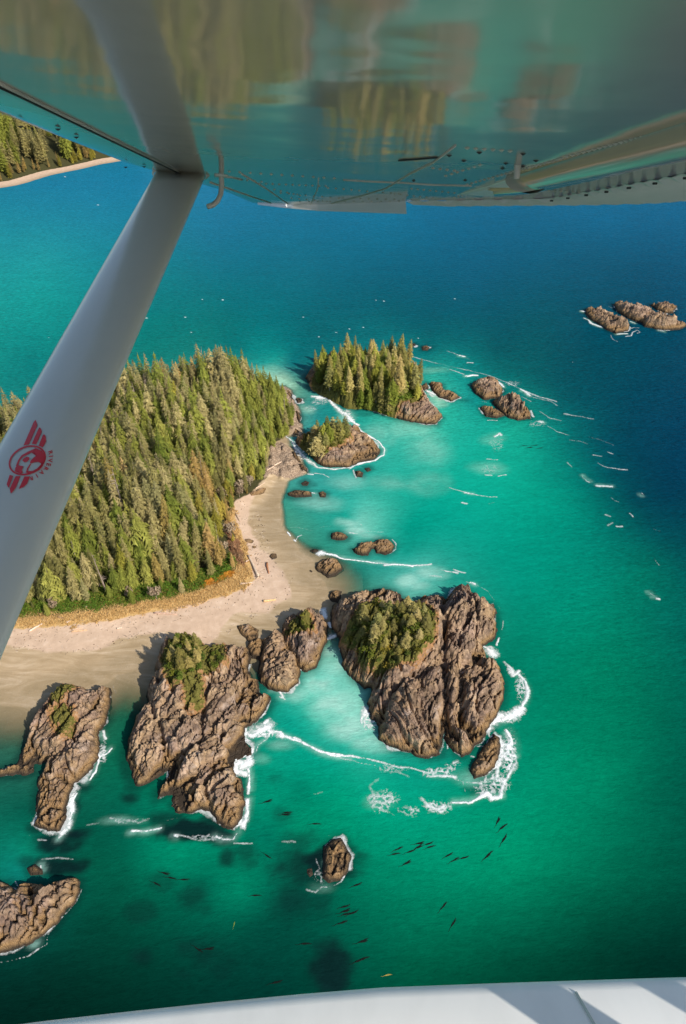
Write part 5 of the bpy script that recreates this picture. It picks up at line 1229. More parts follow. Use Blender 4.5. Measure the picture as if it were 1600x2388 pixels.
def wrack():
    """sticks, weed and pebbles left along the old tide lines: nobody could count them"""
    rng = np.random.default_rng(91); b = MB()
    lines = [gpoly([(28, 1478), (150, 1468), (260, 1455), (380, 1432), (470, 1420), (540, 1398), (590, 1372), (612, 1330), (600, 1290), (585, 1250), (560, 1200), (552, 1160)], 1.8),
             gpoly([(28, 1510), (130, 1515), (210, 1512), (270, 1490), (340, 1472), (430, 1490), (520, 1480), (590, 1432), (670, 1390), (672, 1350), (640, 1310), (620, 1260), (602, 1190)], 1.2)]
    for L, n, sp in ((lines[0], 420, 2.2), (lines[1], 240, 0.9)):
        seg = np.cumsum(np.r_[0, np.hypot(*np.diff(L, axis=0).T)])
        for t in rng.random(n) * seg[-1]:
            x = np.interp(t, seg, L[:, 0]) + rng.normal() * sp; y = np.interp(t, seg, L[:, 1]) + rng.normal() * sp
            z = float(land_h(np.array([x]), np.array([y]))[0][0]); a = rng.random() * 6.28
            if rng.random() < 0.6:
                l = rng.uniform(0.4, 1.6); r = rng.uniform(0.04, 0.11)
                b.tube([(x - l * math.cos(a) / 2, y - l * math.sin(a) / 2, z + r * .5), (x + l * math.cos(a) / 2, y + l * math.sin(a) / 2, z + r)], [r, r * .6], 5, rng.integers(0, 2))
            else:
                r = rng.uniform(0.08, 0.24)
                b.tube([(x, y, z - r * .3), (x + .02, y, z + r * .3), (x, y + .02, z + r * .7)], [r, r * .9, r * .3], 6, 2)
    me = b.mesh("tide_wrack", [M_DRIFT, M_BARK, M_ROCK])
    tag(obj("tide_wrack", me), "scattered sticks, weed and pebbles along the old tide lines", "debris", kind="stuff")
wrack()
def dune():
    rng = np.random.default_rng(77); poly = GRASSP; n = 15000
    lo = poly.min(0); hi = poly.max(0); c = lo + rng.random((n * 8, 2)) * (hi - lo)
    s = sdf(c[:, 0] + 3 * fbm(c[:, 0] * .25, c[:, 1] * .25, 5), c[:, 1] + 3 * fbm(c[:, 0] * .25, c[:, 1] * .25, 6), poly) + 1.6 * fbm(c[:, 0] * .5, c[:, 1] * .5, 9)
    ok = s > -0.3; c = c[ok][:n]; N = len(c)
    h, d, f, st = land_h(c[:, 0], c[:, 1])
    a = rng.random(N) * 6.283; L = 0.35 + 0.55 * rng.random(N); wd = 0.10 + 0.10 * rng.random(N); ln = 0.35 * rng.normal(size=(N, 2))
    b = np.stack([c[:, 0], c[:, 1], h], -1)
    dx = np.stack([np.cos(a) * wd, np.sin(a) * wd, 0 * a], -1)
    V = np.stack([b - dx, b + dx, b + np.stack([ln[:, 0], ln[:, 1], L], -1)], 1).reshape(-1, 3)
    cc = np.repeat((np.array([[1, 1, 1]]) * (0.7 + 0.55 * rng.random(N))[:, None]), 3, 0)
    me = mesh_np("dune_grass", V, np.arange(3 * N).reshape(N, 3), M_DUNE, cols=cc)
    tag(obj("dune_grass", me), "golden dune grass in a ragged band between forest and sand", "grass", kind="stuff")
dune()

# ------------------------------------------------------------------ driftwood
def log(px, r, label, tint=(1, 1, 1), root=False, grp="driftwood logs on the sand"):
    a = np.array(px); z0 = 0.0
    p = []
    for q in a:
        z = 1.5
        for _ in range(4):
            g = G(q[0], q[1], z); z = float(land_h(np.array([g[0]]), np.array([g[1]]))[0][0]) + r * 0.7
        p.append(np.array([g[0], g[1], z]))
    b = MB(); n = 6
    pts = [p[0] + (p[-1] - p[0]) * k / n + np.array([random.uniform(-1, 1) * r * .4, random.uniform(-1, 1) * r * .4, r * .2 * math.sin(k)]) for k in range(n + 1)]
    b.tube(pts, [r * (1.15 - 0.5 * k / n) * random.uniform(.9, 1.08) for k in range(n + 1)], 7)
    if root:
        for k in range(6):
            an = k * 1.05; t = (p[0] - p[-1]) / np.linalg.norm(p[0] - p[-1]); sd = np.array([-t[1], t[0], 0])
            b.tube([pts[0], pts[0] + (sd * math.cos(an) + np.array([0, 0, 1]) * abs(math.sin(an)) + t * .4) * r * 3], [r * .45, r * .12], 5)
    loc = p[0]
    o = obj("driftwood_log", b.mesh("driftwood_log", M_DRIFT, loc, True), loc=loc)
    o.color = (*tint, 1)
    tag(o, label, "log", grp)
log(c6([(1075, 945), (900, 620)]), 0.55, "longest pale driftwood log, slanting at the forest corner", (1, .93, .85), True)
log(c6([(1190, 740), (1215, 890)]), 0.42, "short red-brown driftwood log standing out on open sand", (.62, .33, .2))
log(c6([(1140, 1315), (1328, 1292)]), 0.42, "golden driftwood log lying alone on the lower sand", (1.25, .98, .6))
log(c6([(720, -10), (780, 100)]), 0.32, "thin grey driftwood log on the upper beach near the forest edge", (.75, .65, .55))
log(c6([(1030, 655), (1040, 715)]), 0.2, "short stick right of the longest log's upper end", (.7, .6, .5))
log(c6([(1020, 890), (1035, 962)]), 0.3, "short dark log lying against the longest log's lower end", (.6, .5, .42))
log(c6([(780, 1060), (970, 1030)]), 0.26, "thin bleached log just below the golden grass at the corner", (1, .9, .85))
log(c6([(870, 720), (922, 690)]), 0.3, "stubby log crossing the longest log near its upper end", (.95, .82, .75))
log(c7([(160, 360), (275, 290)]), 0.34, "bleached log angled up at the left end of the dune grass", (1.15, 1.05, 1))
log(c7([(545, 362), (682, 350)]), 0.30, "lower of two parallel tan logs below the left dune grass", (1.1, .85, .62))
log(c7([(550, 345), (640, 328)]), 0.24, "upper of two parallel tan logs below the left dune grass", (1.05, .9, .75))
log(c7([(1300, 192), (1508, 205)]), 0.30, "long pinkish log under the middle of the dune grass", (.95, .75, .68))
log(c7([(500, 282), (540, 260)]), 0.26, "short bleached log just inside the left dune grass", (1.1, 1, .95))
log(c7([(-10, 240), (72, 215)]), 0.36, "bleached log at the picture's left edge under the thicket", (1.1, 1, .92))
log(c7([(640, 128), (742, 136)]), 0.28, "pale log at the thicket's lower edge", (1.05, .95, .85))
log(c7([(420, 230), (476, 240)]), 0.24, "small brown log in the dune grass", (.6, .45, .32))
log(c7([(280, 252), (320, 275)]), 0.22, "small tilted brown log left in the dune grass", (.62, .47, .35))
log(c7([(958, 337), (1002, 328)]), 0.24, "short white log on the open sand under the dune grass", (1.25, 1.15, 1.1))
log(c3([(400, 1422), (512, 1370)]), 0.3, "left pale log across the stony point", (1.1, .98, .9))
log(c3([(520, 1340), (690, 1258)]), 0.3, "right pale log across the stony point", (1.15, 1.02, .92))
log(c3([(505, 1320), (525, 1450)]), 0.26, "upright-lying pale log between the two on the stony point", (1.1, .98, .9))
log(c3([(230, 1702), (382, 1592)]), 0.3, "grey log above the rock slab at the beach's north end", (.95, .85, .75))

# ------------------------------------------------------------------ kelp drifting at the surface
def make_kelp_mat():
    m = NT("kelp"); oi = m.n("ShaderNodeObjectInfo"); p = m.pos()
    c = m.mix(1.0, m.ramp(m.noise(p, 3.0), [(0.3, (0.0025, 0.005, 0.004)), (0.7, (0.006, 0.008, 0.005))]), oi.outputs["Color"], 'MULTIPLY')
    m.base(c, 0.6, 0.1); return m.mat
M_KELP = make_kelp_mat()
def kelp_meshes(seed):
    rng = random.Random(seed)
    s = MB(); pts = [(-2.3 + 0.35 * k, 0.12 * math.sin(k * 1.1 + seed), 0.03 - 0.004 * k * k * 0 ) for k in range(6)]
    s.tube(pts + [(0.05, 0.02, .05)], [.03, .035, .045, .05, .06, .08, .1], 6)
    bb = MB(); bb.tube([(0, 0, .05), (.1, 0, .06), (.25, 0, .08), (.4, 0, .06), (.46, 0, .05)], [.06, .15, .2, .15, .04], 8)
    bl = MB()
    for k in range(9):
        a = rng.uniform(-.25, .25); L = rng.uniform(1.6, 3.4); w = rng.uniform(.06, .13); y0 = rng.uniform(-.12, .12)
        v = []
        for j in range(6):
            t = j / 5; x = .35 + L * t * math.cos(a * t); y = y0 + L * t * math.sin(a) * .6 + .12 * math.sin(t * 6 + k); ww = w * (1 - t) ** .6 * (0.5 + 2 * t if t < .25 else 1)
            zz = .05 + .02 * math.sin(k + 3 * t) + .003 * k
            v += [(x, y - ww, zz), (x, y + ww, zz + .02)]
        bl.add(v, [(2 * j, 2 * j + 2, 2 * j + 3, 2 * j + 1) for j in range(5)])
    return s.mesh("stipe", M_KELP, shade=True), bb.mesh("bulb", M_KELP, shade=True), bl.mesh("blades", M_KELP)
KELP = [kelp_meshes(i) for i in range(4)]
def kelp(px, ang, label, group, tint=(1, 1, 1), s=0.72):
    g = G(px[0], px[1]); st, bu, bl = random.choice(KELP)
    e = bpy.data.objects.new("kelp_plant", None); COL.objects.link(e)
    e.location = g; e.rotation_euler = (0, 0, ang); e.scale = (s, s, s)
    tag(e, label, "kelp", group)
    for nm, me in (("stipe", st), ("bulb", bu), ("blades", bl)):
        o = obj(nm, me, e); o.color = (*tint, 1)
KA = "dark bull kelp drifting in the middle raft below the surf"
for p in cBC([(705, 320), (720, 298), (785, 310), (765, 373), (830, 265), (825, 290), (880, 270), (890, 285)]): kelp(p, random.uniform(.15, .45), "dark bull kelp drifting in the middle raft below the surf", KA)
for p in cBC([(985, 332), (1015, 357), (1065, 342)]): kelp(p, random.uniform(.25, .6), "dark bull kelp drifting in the trio right of the middle raft", "kelp trio right of the middle raft")
for p in cBC([(1190, 340), (1200, 328)]): kelp(p, random.uniform(.6, .8), "dark bull kelp of the touching pair right of the trio", "touching kelp pair")
for p, l in zip(cBC([(1280, 255), (1270, 188), (1250, 160)]), ("lowest", "middle", "topmost")): kelp(p, random.uniform(.6, 1.0), l + " dark kelp of the upright row at the kelp field's right", "right-hand kelp row", s=.7 if l == "topmost" else .85)
kelp(cBC([(960, 605)])[0], .8, "lone dark kelp below the kelp trio", "lone kelp plants"); kelp(cBC([(1015, 695)])[0], .9, "lone dark kelp lowest at the right", "lone kelp plants")
kelp(cBC([(505, 485)])[0], .35, "lone dark kelp just under the lone rusty rock", "lone kelp plants")
for p in cBC([(440, 597), (440, 622), (450, 635), (485, 632)]): kelp(p, random.uniform(.2, .4), "dark kelp in the dense knot below the lone rusty rock", "dense kelp knot below the rusty rock")
for p, l in zip(cBC([(422, 683), (530, 780), (232, 787), (80, 993), (290, 160), (35, 48), (140, 103), (130, 113)]), (
    "long dark kelp just under the dense knot", "small dark kelp right of and below the dense knot", "faint kelp left of and below the dense knot", "lone dark kelp at the very bottom left of centre", "small kelp above the lone rusty rock", "small kelp near the craggy rock's outer tip", "upper kelp over the dim reef patch above the rusty rock", "lower kelp over the dim reef patch above the rusty rock")):
    kelp(p, random.uniform(.0, .4), l, "lone kelp plants", s=.75)
for p in cBC([(512, 882), (538, 870)]): kelp(p, .4, "dark kelp of the end-to-end pair beside the lower dark reef", "end-to-end kelp pair")
kelp(cBC([(668, 952)])[0], .25, "orange kelp scrap floating alone near the float", "lone kelp plants", (70, 36, 12), .5)
kelp(cBL([(1220, 495)])[0], 1.4, "small yellow-green kelp scrap in the dim lower water", "lone kelp plants", (40, 36, 8), .35)
for p, l in zip(cBL([(845, 212), (880, 238), (805, 265), (945, 250), (1385, 118), (1320, 333), (1020, 603), (1070, 613)]), ("upper left kelp of the dim patch", "kelp at the right tip of the dim patch", "kelp left of the dim patch", "kelp right of the dim patch", "small kelp on the bright green tongue", "small kelp under the bright green tongue", "left of two faint kelp plants low down", "right of two faint kelp plants low down")):
    kelp(p, random.uniform(-.6, .2), l + " below the craggy rock", "lone kelp plants", s=.7)
for p in cE([(1385, 672), (1412, 682), (1440, 670), (1465, 685)]): kelp(p, .2, "small dark kelp in the far raft inside the outer reef", "far kelp raft", s=.8)
# ------------------------------------------------------------------ the seaplane the photograph is taken from
# aircraft axes at the window: u outboard, v aft, w up; the wing is banked down towards the sea
AU = np.array([0, math.cos(BANK), -math.sin(BANK)]); AV = np.array([1.0, 0, 0]); AW = np.array([0, math.sin(BANK), math.cos(BANK)])
SC = 0.6
W00, WK = 0.42, 0.05            # wing underside: w = W00 - WK v (before SC)
def A(u, v, w): return CAM + SC * (u * AU + v * AV + w * AW)
def Am(u, v, w): return CAM + u * AU + v * AV + w * AW
def rayA(px, py):
    d = ray(np.array(px, float), np.array(py, float)); return float(d @ AU), float(d @ AV), float(d @ AW)
def onwing(px, py, dn=0.0):
    u, v, w = rayA(px, py); t = (W00 - dn) / (w + WK * v); return np.array([u * t, v * t, w * t])
def wp(u, v, dn=0.0): return A(u, v, W00 - WK * v - dn)
def seenat(px, py, depth):
    return CAM + ray(np.array(px, float), np.array(py, float)) * depth

def paint(name, col, rough=0.08, wav=0.0, spec=0.5, coat=0.0):
    m = NT(name); p = m.pos()
    n = m.noise(p, 1.3, 3, 0.5); n2 = m.noise(m.mapping(p, (9, 3, 3)), 1.0, 4, 0.6)
    c = m.mix(m.math('MULTIPLY', m.ramp(n2, [(0.45, (0, 0, 0)), (0.8, (1, 1, 1))]), 0.18), col, tuple(q * 0.55 for q in col))
    m.base(c, rough, spec)
    m.b.inputs["Coat Weight"].default_value = coat; m.b.inputs["Coat Roughness"].default_value = rough
    if wav:
        h = m.math('ADD', n, m.math('MULTIPLY', m.noise(p, 4.5, 2, 0.5), 0.18)); m.bump(h, 1.0, wav)
    return m.mat
M_WING = paint("wing_paint", (0.48, 0.44, 0.37), 0.085, 0.007, 0.42)
M_WHITE = paint("white_aircraft_paint", (0.90, 0.89, 0.86), 0.4)
M_STRUT = paint("strut_paint", (0.64, 0.645, 0.57), 0.22)
M_SEAM = paint("seam_sealant", (0.62, 0.58, 0.50), 0.5)
M_DARKM = paint("dark_fitting", (0.03, 0.03, 0.03), 0.5)
M_RED = paint("red_decal", (0.75, 0.012, 0.018), 0.35)

PLANE_LOC = Am(0.9, 0, -2.3)
plane = bpy.data.objects.new("seaplane", None); COL.objects.link(plane)
plane.location = PLANE_LOC; plane.empty_display_size = 0.3
tag(plane, "white seaplane seen from its cabin: wing overhead, strut at the left, float at the bottom", "seaplane")

US = [-2.0, -1, 0, 0.6, 1.2, 1.8, 2.4, 3.0, 3.656, 4.3, 4.8, 5.308, 5.7, 6.095, 6.6, 7.14, 7.6, 8.1, 8.6, 8.9, 9.12]
def LEv(u): return float(np.interp(u, [-2, 3.656, 5.308, 6.095, 7.139, 9.12], [-1.56, -1.56, -1.572, -1.46, -1.245, -1.10]))
def HGv(u): return float(np.interp(u, [-2, 3.8, 5.07, 5.96, 6.59, 7.2, 7.35, 8.22, 9.12, 9.25], [1.70, 1.674, 1.607, 1.538, 1.071, 0.575, 0.55, 0.0, -0.58, -0.7]))
def TEv(u): return float(np.interp(u, [-2, 5.0, 5.64, 6.14, 6.75, 7.3], [2.40, 2.36, 2.24, 1.94, 1.43, 0.98]))
def wing_mesh():
    b = MB(); rings = []
    for u in US:
        l, h = LEv(u), HGv(u); c = h - l; r = []
        thick = 0.30 if u < 6 else 0.30 - 0.06 * (u - 6)
        for t in (0.0, 0.006, 0.018, 0.04, 0.08, 0.14, 0.22, 0.32, 0.42, 0.52, 0.62, 0.72, 0.82, 0.92, 1.0):      # underside, nose to hinge line
            v = l + 0.012 + c * t * (1 - 0.012 / c); up = 0.13 * (1 - min(1, t / 0.10) ** 0.55) ** 1.6
            r.append(A(u, v, W00 - WK * v + up))
        for t in (0.995, 0.75, 0.5, 0.3, 0.15, 0.06, 0.015):
            v = l + 0.012 + c * t * (1 - 0.012 / c)
            r.append(A(u, v, W00 - WK * v + 0.13 + thick * (1.9 * math.sqrt(max(t, 0)) * (1 - t)) + 0.01 * (1 - t)))
        rings.append(r)
    n = len(rings[0])
    b.add([q for r in rings for q in r], [(i * n + k, i * n + (k + 1) % n, (i + 1) * n + (k + 1) % n, (i + 1) * n + k) for i in range(len(US) - 1) for k in range(n)] +
          [tuple((len(US) - 1) * n + k for k in range(n))])
    return b.mesh("wing", M_WING, PLANE_LOC, True)
wing = obj("wing", wing_mesh(), plane)
wing["label"] = "glossy wing underside mirroring the sea and islands"

def sub(name, b, mat, parent=None, shade=False, kind=None, label=None):
    o = obj(name, b.mesh(name, mat, PLANE_LOC, shade), parent or wing)
    if kind: o["kind"] = kind
    if label: o["label"] = label
    return o

# corrugated aileron and flap skin behind the hinge line: V beads running fore and aft
b = MB(); u = 7.28; pitch = 0.165
while u > -1.9:
    ua, um, ub = u, u - pitch * 0.5, u - pitch
    P = []
    for uu, dn in ((ua, 0.0), (um, 0.03), (ub, 0.0)):
        h = HGv(uu) + 0.012; t = max(TEv(uu), h + 0.2)
        P.append([wp(uu, h, dn * 0.35 - 0.004), wp(uu, h + 0.05, dn), wp(uu, t - 0.06, dn * 0.9), wp(uu, t, dn * 0.55)])
        P[-1] += [wp(uu, t, -0.03), wp(uu, h, -0.16)]
    V = [q for r in P for q in r]
    F = [(i * 6 + k, i * 6 + k + 1, (i + 1) * 6 + k + 1, (i + 1) * 6 + k) for i in range(2) for k in range(5)]
    b.add(V, F)
    u -= pitch
ail = sub("aileron", b, M_WHITE, label="white corrugated aileron and flap along the trailing edge")
# flap coves: rounded noses along the span with pale rib plates at their outer ends
for (p0, p1, r0, r1) in ((( 1222, 420), (1700, 290), 0.075, 0.105), ((1148, 443), (1238, 424), 0.045, 0.075)):
    a0 = onwing(*p0); a1 = onwing(*p1)
    if r1 > 0.1: a1 = a0 + (a1 - a0) * 1.9
    b = MB(); N = 12
    for i in range(N + 1):
        f = i / N; c = a0 * (1 - f) + a1 * f; r = r0 * (1 - f) + r1 * f
        for k in range(9):
            an = math.pi * k / 8
            b.v.append(tuple(A(c[0], c[1] + r * 1.5 * math.cos(an), W00 - WK * c[1] + 0.01 - r * math.sin(an))))
    for i in range(N):
        for k in range(8): b.f.append((i * 9 + k, i * 9 + k + 1, (i + 1) * 9 + k + 1, (i + 1) * 9 + k)); b.m.append(0)
    b.f.append(tuple(range(9))); b.m.append(0)
    sub("flap_fairing", b, M_WING, shade=True)
for tri in (((1128, 437), (1209, 410), (1245, 438)), ((1066, 454), (1128, 436), (1152, 457))):
    q0, q1 = onwing(*tri[0]), onwing(*tri[1])
    uu, vv, ww = rayA(*tri[2]); t = (q0[0] - 0.02) / uu; t = min(t, (q1[0] - 0.03) / uu); q2 = np.array([uu * t, vv * t, ww * t])
    mid = (q1 + q2) / 2 + np.array([0, 0.02, 0.015])
    tri3 = [A(*q0), A(*q1), A(*mid), A(*q2)]; off = SC * 0.02 * AU
    b = MB(); b.add(tri3 + [q + off for q in tri3], [(0, 1, 2, 3), (7, 6, 5, 4), (0, 4, 5, 1), (1, 5, 6, 2), (2, 6, 7, 3), (3, 7, 4, 0)])
    sub("rib_plate", b, M_WHITE)
# drooped tip plate
b = MB(); top = [(600, 475), (668, 479), (740, 478), (800, 475.5), (870, 473), (946, 470)]; drop = [0.012, 0.03, 0.06, 0.075, 0.09, 0.105]
V = []
for p, dn in zip(top, drop):
    q = onwing(*p)
    V += [wp(q[0], q[1], -0.01), wp(q[0] - 0.03, q[1] + .01, dn), wp(q[0] + 0.02, q[1] + .01, dn), wp(q[0] + 0.06, q[1], -0.01)]
F = [(i * 4 + k, i * 4 + (k + 1) % 4, (i + 1) * 4 + (k + 1) % 4, (i + 1) * 4 + k) for i in range(len(top) - 1) for k in range(4)] + [(0, 1, 2, 3), (20, 23, 22, 21)]
b.add(V, F); sub("wing_tip", b, M_WHITE)
# seams, sealed wires, rivets, drain holes
def wline(pts, r, mat, name):
    b = MB(); b.tube([A(*onwing(px, py, 0.002)) for px, py in pts], r * 0.62 * SC, 5); return sub(name, b, mat, shade=True)
wline([(-40, 174), (46, 217), (230, 308), (423, 403)], 0.012, M_SEAM, "seam_strip")
wline([(-40, 186), (46, 226), (230, 315), (415, 403)], 0.007, M_DARKM, "seam_shade")  # dark line painted in for the shade beside the raised seam
wline([(490, 426), (560, 450), (632, 474)], 0.009, M_SEAM, "seam_strip")
wline([(563, 406), (620, 440), (672, 476)], 0.007, M_SEAM, "sealed_wire")
wline([(743, 416), (741, 440), (725, 477)], 0.007, M_SEAM, "sealed_wire")
wline([(1062, 340), (1010, 380), (957, 405), (900, 440), (840, 458), (773, 475)], 0.008, M_SEAM, "sealed_wire")
wline([(800, 420), (860, 424), (935, 427), (1010, 432), (1100, 434)], 0.006, M_SEAM, "seam_strip")
wline([(500, 411), (540, 414), (565, 420)], 0.008, M_SEAM, "seam_strip")
wline([(930, 374), (975, 371), (1020, 367)], 0.008, M_DARKM, "slot")
def spots(rows, r, mat, name, sq=1.0):
    b = MB()
    for (x0, y0, x1, y1, n) in rows:
        for i in range(n):
            f = i / max(1, n - 1); q = onwing(x0 + (x1 - x0) * f, y0 + (y1 - y0) * f, 0)
            ring = [A(q[0] + r * math.cos(a) * sq, q[1] + r * math.sin(a), q[2]) for a in (0, 1.05, 2.1, 3.14, 4.19, 5.24)]
            t = A(q[0], q[1], q[2] - r * 0.55)
            b.add(ring + [t], [(k, (k + 1) % 6, 6) for k in range(6)])
    o = sub(name, b, mat); o["kind"] = "stuff"; return o
spots([(535, 400, 780, 416, 11), (560, 418, 610, 424, 4), (605, 428, 760, 434, 11), (765, 438, 930, 452, 10), (640, 442, 700, 456, 5), (655, 450, 790, 462, 8), (680, 462, 770, 470, 6), (800, 462, 960, 466, 9), (700, 470, 930, 470, 12),
       (920, 452, 1010, 462, 7), (960, 440, 1060, 450, 8), (1060, 460, 1160, 440, 12), (1090, 430, 1300, 372, 22), (1310, 368, 1500, 318, 16), (1040, 410, 1120, 385, 7), (1010, 392, 1060, 398, 4), (1090, 345, 1190, 352, 6), (1280, 445, 1350, 448, 6)], 0.014, M_SEAM, "rivets")
spots([(1048, 362, 1048, 362, 1), (1082, 374, 1082, 374, 1), (1118, 355, 1118, 355, 1), (1220, 358, 1250, 374, 2), (1180, 380, 1220, 387, 2), (965, 421, 965, 421, 1), (1085, 420, 1085, 420, 1), (1172, 392, 1172, 392, 1),
       (48, 294, 48, 294, 1), (135, 300, 135, 300, 1), (178, 319, 178, 319, 1), (293, 389, 293, 389, 1), (336, 388, 336, 388, 1), (460, 437, 460, 437, 1), (1255, 440, 1255, 440, 1)], 0.016, M_DARKM, "drain_holes", 0.4)
q = onwing(1207, 386); b = MB(); b.tube([A(*q), A(q[0], q[1], q[2] - 0.06)], [0.018 * SC, 0.014 * SC], 8); sub("drain_valve", b, M_SEAM)
# hinge bolts along the aileron
b = MB(); uu = 5.9
while uu > 2.4:
    c = wp(uu, HGv(uu) + 0.01, 0.02); e = SC * 0.009
    b.tube([c - AV * e, c + AV * e * 1.5], e * 0.7, 5); b.tube([c - AU * e * 1.8, c + AU * e * 1.8], e * 0.35, 5); uu -= 0.165 * 2
sub("hinge_bolts", b, M_DARKM, kind="stuff")

# vent tube hanging behind the strut
q = onwing(516, 409); d0 = float((A(*q) - CAM) @ CF)
b = MB(); b.tube([A(*q) + 0.02 * AW, seenat(517, 430, d0), seenat(515, 452, d0 - .01), seenat(508, 468, d0 - .02), seenat(497, 478, d0 - .03), seenat(484, 482, d0 - .04)], 0.0105, 10, caps=True)
o = obj("vent_tube", b.mesh("vent_tube", M_SEAM, PLANE_LOC, True), plane)
b = MB(); b.tube([A(*q) - 0.004 * AW, A(*q) + 0.01 * AW], 0.03, 12); obj("flange", b.mesh("flange", M_STRUT, PLANE_LOC, True), o)

# wing strut: streamlined tube from the fuselage foot to the wing
S_TOP = A(*onwing(422, 405)); d_top = float((S_TOP - CAM) @ CF)
chord = 116 * d_top / FPX
d_low = chord * FPX / 199
S_LOW = seenat(133, 985, d_low)
S_AX = (S_TOP - S_LOW); S_AX /= np.linalg.norm(S_AX)
S_CH = AV - S_AX * float(AV @ S_AX); S_CH /= np.linalg.norm(S_CH)
S_NN = np.cross(S_AX, S_CH)
if S_NN @ (CAM - S_LOW) < 0: S_NN = -S_NN
ca, cb = chord / 2 * float(1 / max(0.2, abs(AV @ S_CH))) * 1.0, chord * 0.15
b = MB(); rings = []
Lfull = np.linalg.norm(S_TOP - S_LOW)
for f in (-0.95, -0.6, -0.3, 0, 0.3, 0.6, 0.9, 1.03):
    c = S_LOW + S_AX * Lfull * f; r = []
    for k in range(40):
        a = 2 * math.pi * k / 40; x = math.cos(a); y = math.sin(a)
        r.append(c + S_CH * ca * x + S_NN * cb * math.copysign(abs(y) ** 0.75, y))
    rings += r
b.add(rings, [(i * 40 + k, i * 40 + (k + 1) % 40, (i + 1) * 40 + (k + 1) % 40, (i + 1) * 40 + k) for i in range(7) for k in range(40)] + [tuple(range(40)), tuple(280 + k for k in range(40))])
strut = obj("wing_strut", b.mesh("wing_strut", M_STRUT, PLANE_LOC, True), plane)
strut["label"] = "pale grey streamlined strut with a red winged emblem"
b = MB(); r = []
for f, k1 in ((0.985, 1.0), (1.0, 1.12)):
    for k in range(24):
        a = 2 * math.pi * k / 24
        r.append(S_LOW + S_AX * Lfull * f + S_CH * ca * 1.05 * k1 * math.cos(a) + S_NN * cb * 1.15 * k1 * math.sin(a))
b.add(r, [(k, (k + 1) % 24, 24 + (k + 1) % 24, 24 + k) for k in range(24)])
obj("strut_cuff", b.mesh("strut_cuff", M_SEAM, PLANE_LOC, True), strut)

def onstrut(px, py, lift=0.0012):
    """point of the strut's near side under a place in the photograph"""
    d = ray(np.array(px, float), np.array(py, float))
    o = CAM - S_LOW
    ox, oy = o @ S_CH, o @ S_NN; dx, dy = d @ S_CH, d @ S_NN
    # near side of the section |x/ca|^2 + |y/cb|^2.667 = 1, found by marching in
    t0 = (-oy + cb * 1.3) / dy
    t = t0
    for _ in range(60):
        x = ox + t * dx; y = oy + t * dy
        xx = min(1.0, abs(x / ca)); yy = cb * (max(0.0, 1 - xx * xx)) ** 0.375
        t += (yy - y) / dy * 0.6
    return CAM + d * t + S_NN * lift
EM = lambda p: (28 + p[0] / 12.32, 970 + p[1] / 12.32)
def decal(name, polys, fine=True):
    """thin red film pieces, each a flat outline laid on the strut"""
    b = MB()
    for poly in polys:
        c = np.mean(poly, 0); n = len(poly); pts = []
        for i in range(n):
            p, q = np.array(poly[i], float), np.array(poly[(i + 1) % n], float)
            m = max(1, int(np.linalg.norm(q - p) / 120))
            pts += [p + (q - p) * k / m for k in range(m)]
        rings = [[c + (p - c) * s for p in pts] for s in (1.0, 0.66, 0.33)]
        V = [onstrut(*EM(p)) for r in rings for p in r] + [onstrut(*EM(c))]
        N = len(pts)
        F = [(i * N + k, i * N + (k + 1) % N, (i + 1) * N + (k + 1) % N, (i + 1) * N + k) for i in range(2) for k in range(N)] + [(2 * N + k, 2 * N + (k + 1) % N, 3 * N) for k in range(N)]
        b.add(V, F)
    return b
def band(name, inner, outer):
    b = MB(); N = len(inner)
    V = [onstrut(*EM(p)) for p in outer] + [onstrut(*EM(p)) for p in inner]
    b.add(V, [(k, (k + 1), N + k + 1, N + k) for k in range(N - 1)])
    return b
emb = decal("emblem", [
    [(335, 860), (620, 200), (680, 120), (725, 230), (735, 270), (490, 830)], [(570, 810), (760, 390), (800, 330), (850, 400), (860, 480), (700, 830)], [(770, 860), (890, 560), (930, 530), (975, 600), (990, 740), (885, 920)],
    [(20, 2200), (-30, 2240), (-60, 2100), (110, 1740), (250, 1740), (110, 2080)], [(200, 2110), (360, 1750), (520, 1750), (440, 1960), (330, 2060)], [(-150, 1980), (-60, 1700), (40, 1735), (-90, 2080)],
    [(690, 940), (860, 1010), (960, 1150), (960, 1290), (900, 1420), (850, 1380), (760, 1330), (700, 1340), (640, 1340), (660, 1200), (700, 1120), (640, 1050), (560, 1060), (600, 1010)],
    [(520, 1340), (560, 1270), (660, 1180), (700, 1340), (640, 1345), (540, 1385)],
    [(300, 1290), (340, 1230), (430, 1180), (500, 1200), (500, 1260), (440, 1330), (360, 1345)],
    [(160, 1420), (250, 1440), (340, 1460), (290, 1560), (320, 1640), (250, 1670), (90, 1600), (100, 1500)],
    [(400, 1640), (440, 1510), (520, 1390), (560, 1390), (480, 1520), (450, 1640)]])
def ell(cx, cy, rx, ry, rot, a0, a1, n=40):
    out = []
    for i in range(n + 1):
        a = a0 + (a1 - a0) * i / n; x = rx * math.cos(a); y = ry * math.sin(a)
        out.append((cx + x * math.cos(rot) - y * math.sin(rot), cy + x * math.sin(rot) + y * math.cos(rot)))
    return out
r1 = band("ring", ell(445, 1285, 510, 355, -0.42, 0, 2 * math.pi), ell(445, 1285, 560, 405, -0.42, 0, 2 * math.pi))
r2 = band("beak", [(680, 980), (520, 1090), (330, 1180), (230, 1290), (190, 1420)], [(690, 930), (480, 1030), (280, 1140), (180, 1280), (110, 1460)])
r3 = band("fin", [(450, 1600), (600, 1590), (740, 1510), (840, 1400), (830, 1350)], [(440, 1680), (640, 1650), (800, 1560), (900, 1440), (900, 1330)])
for x in (r1, r2, r3): emb.add(x.v, x.f)
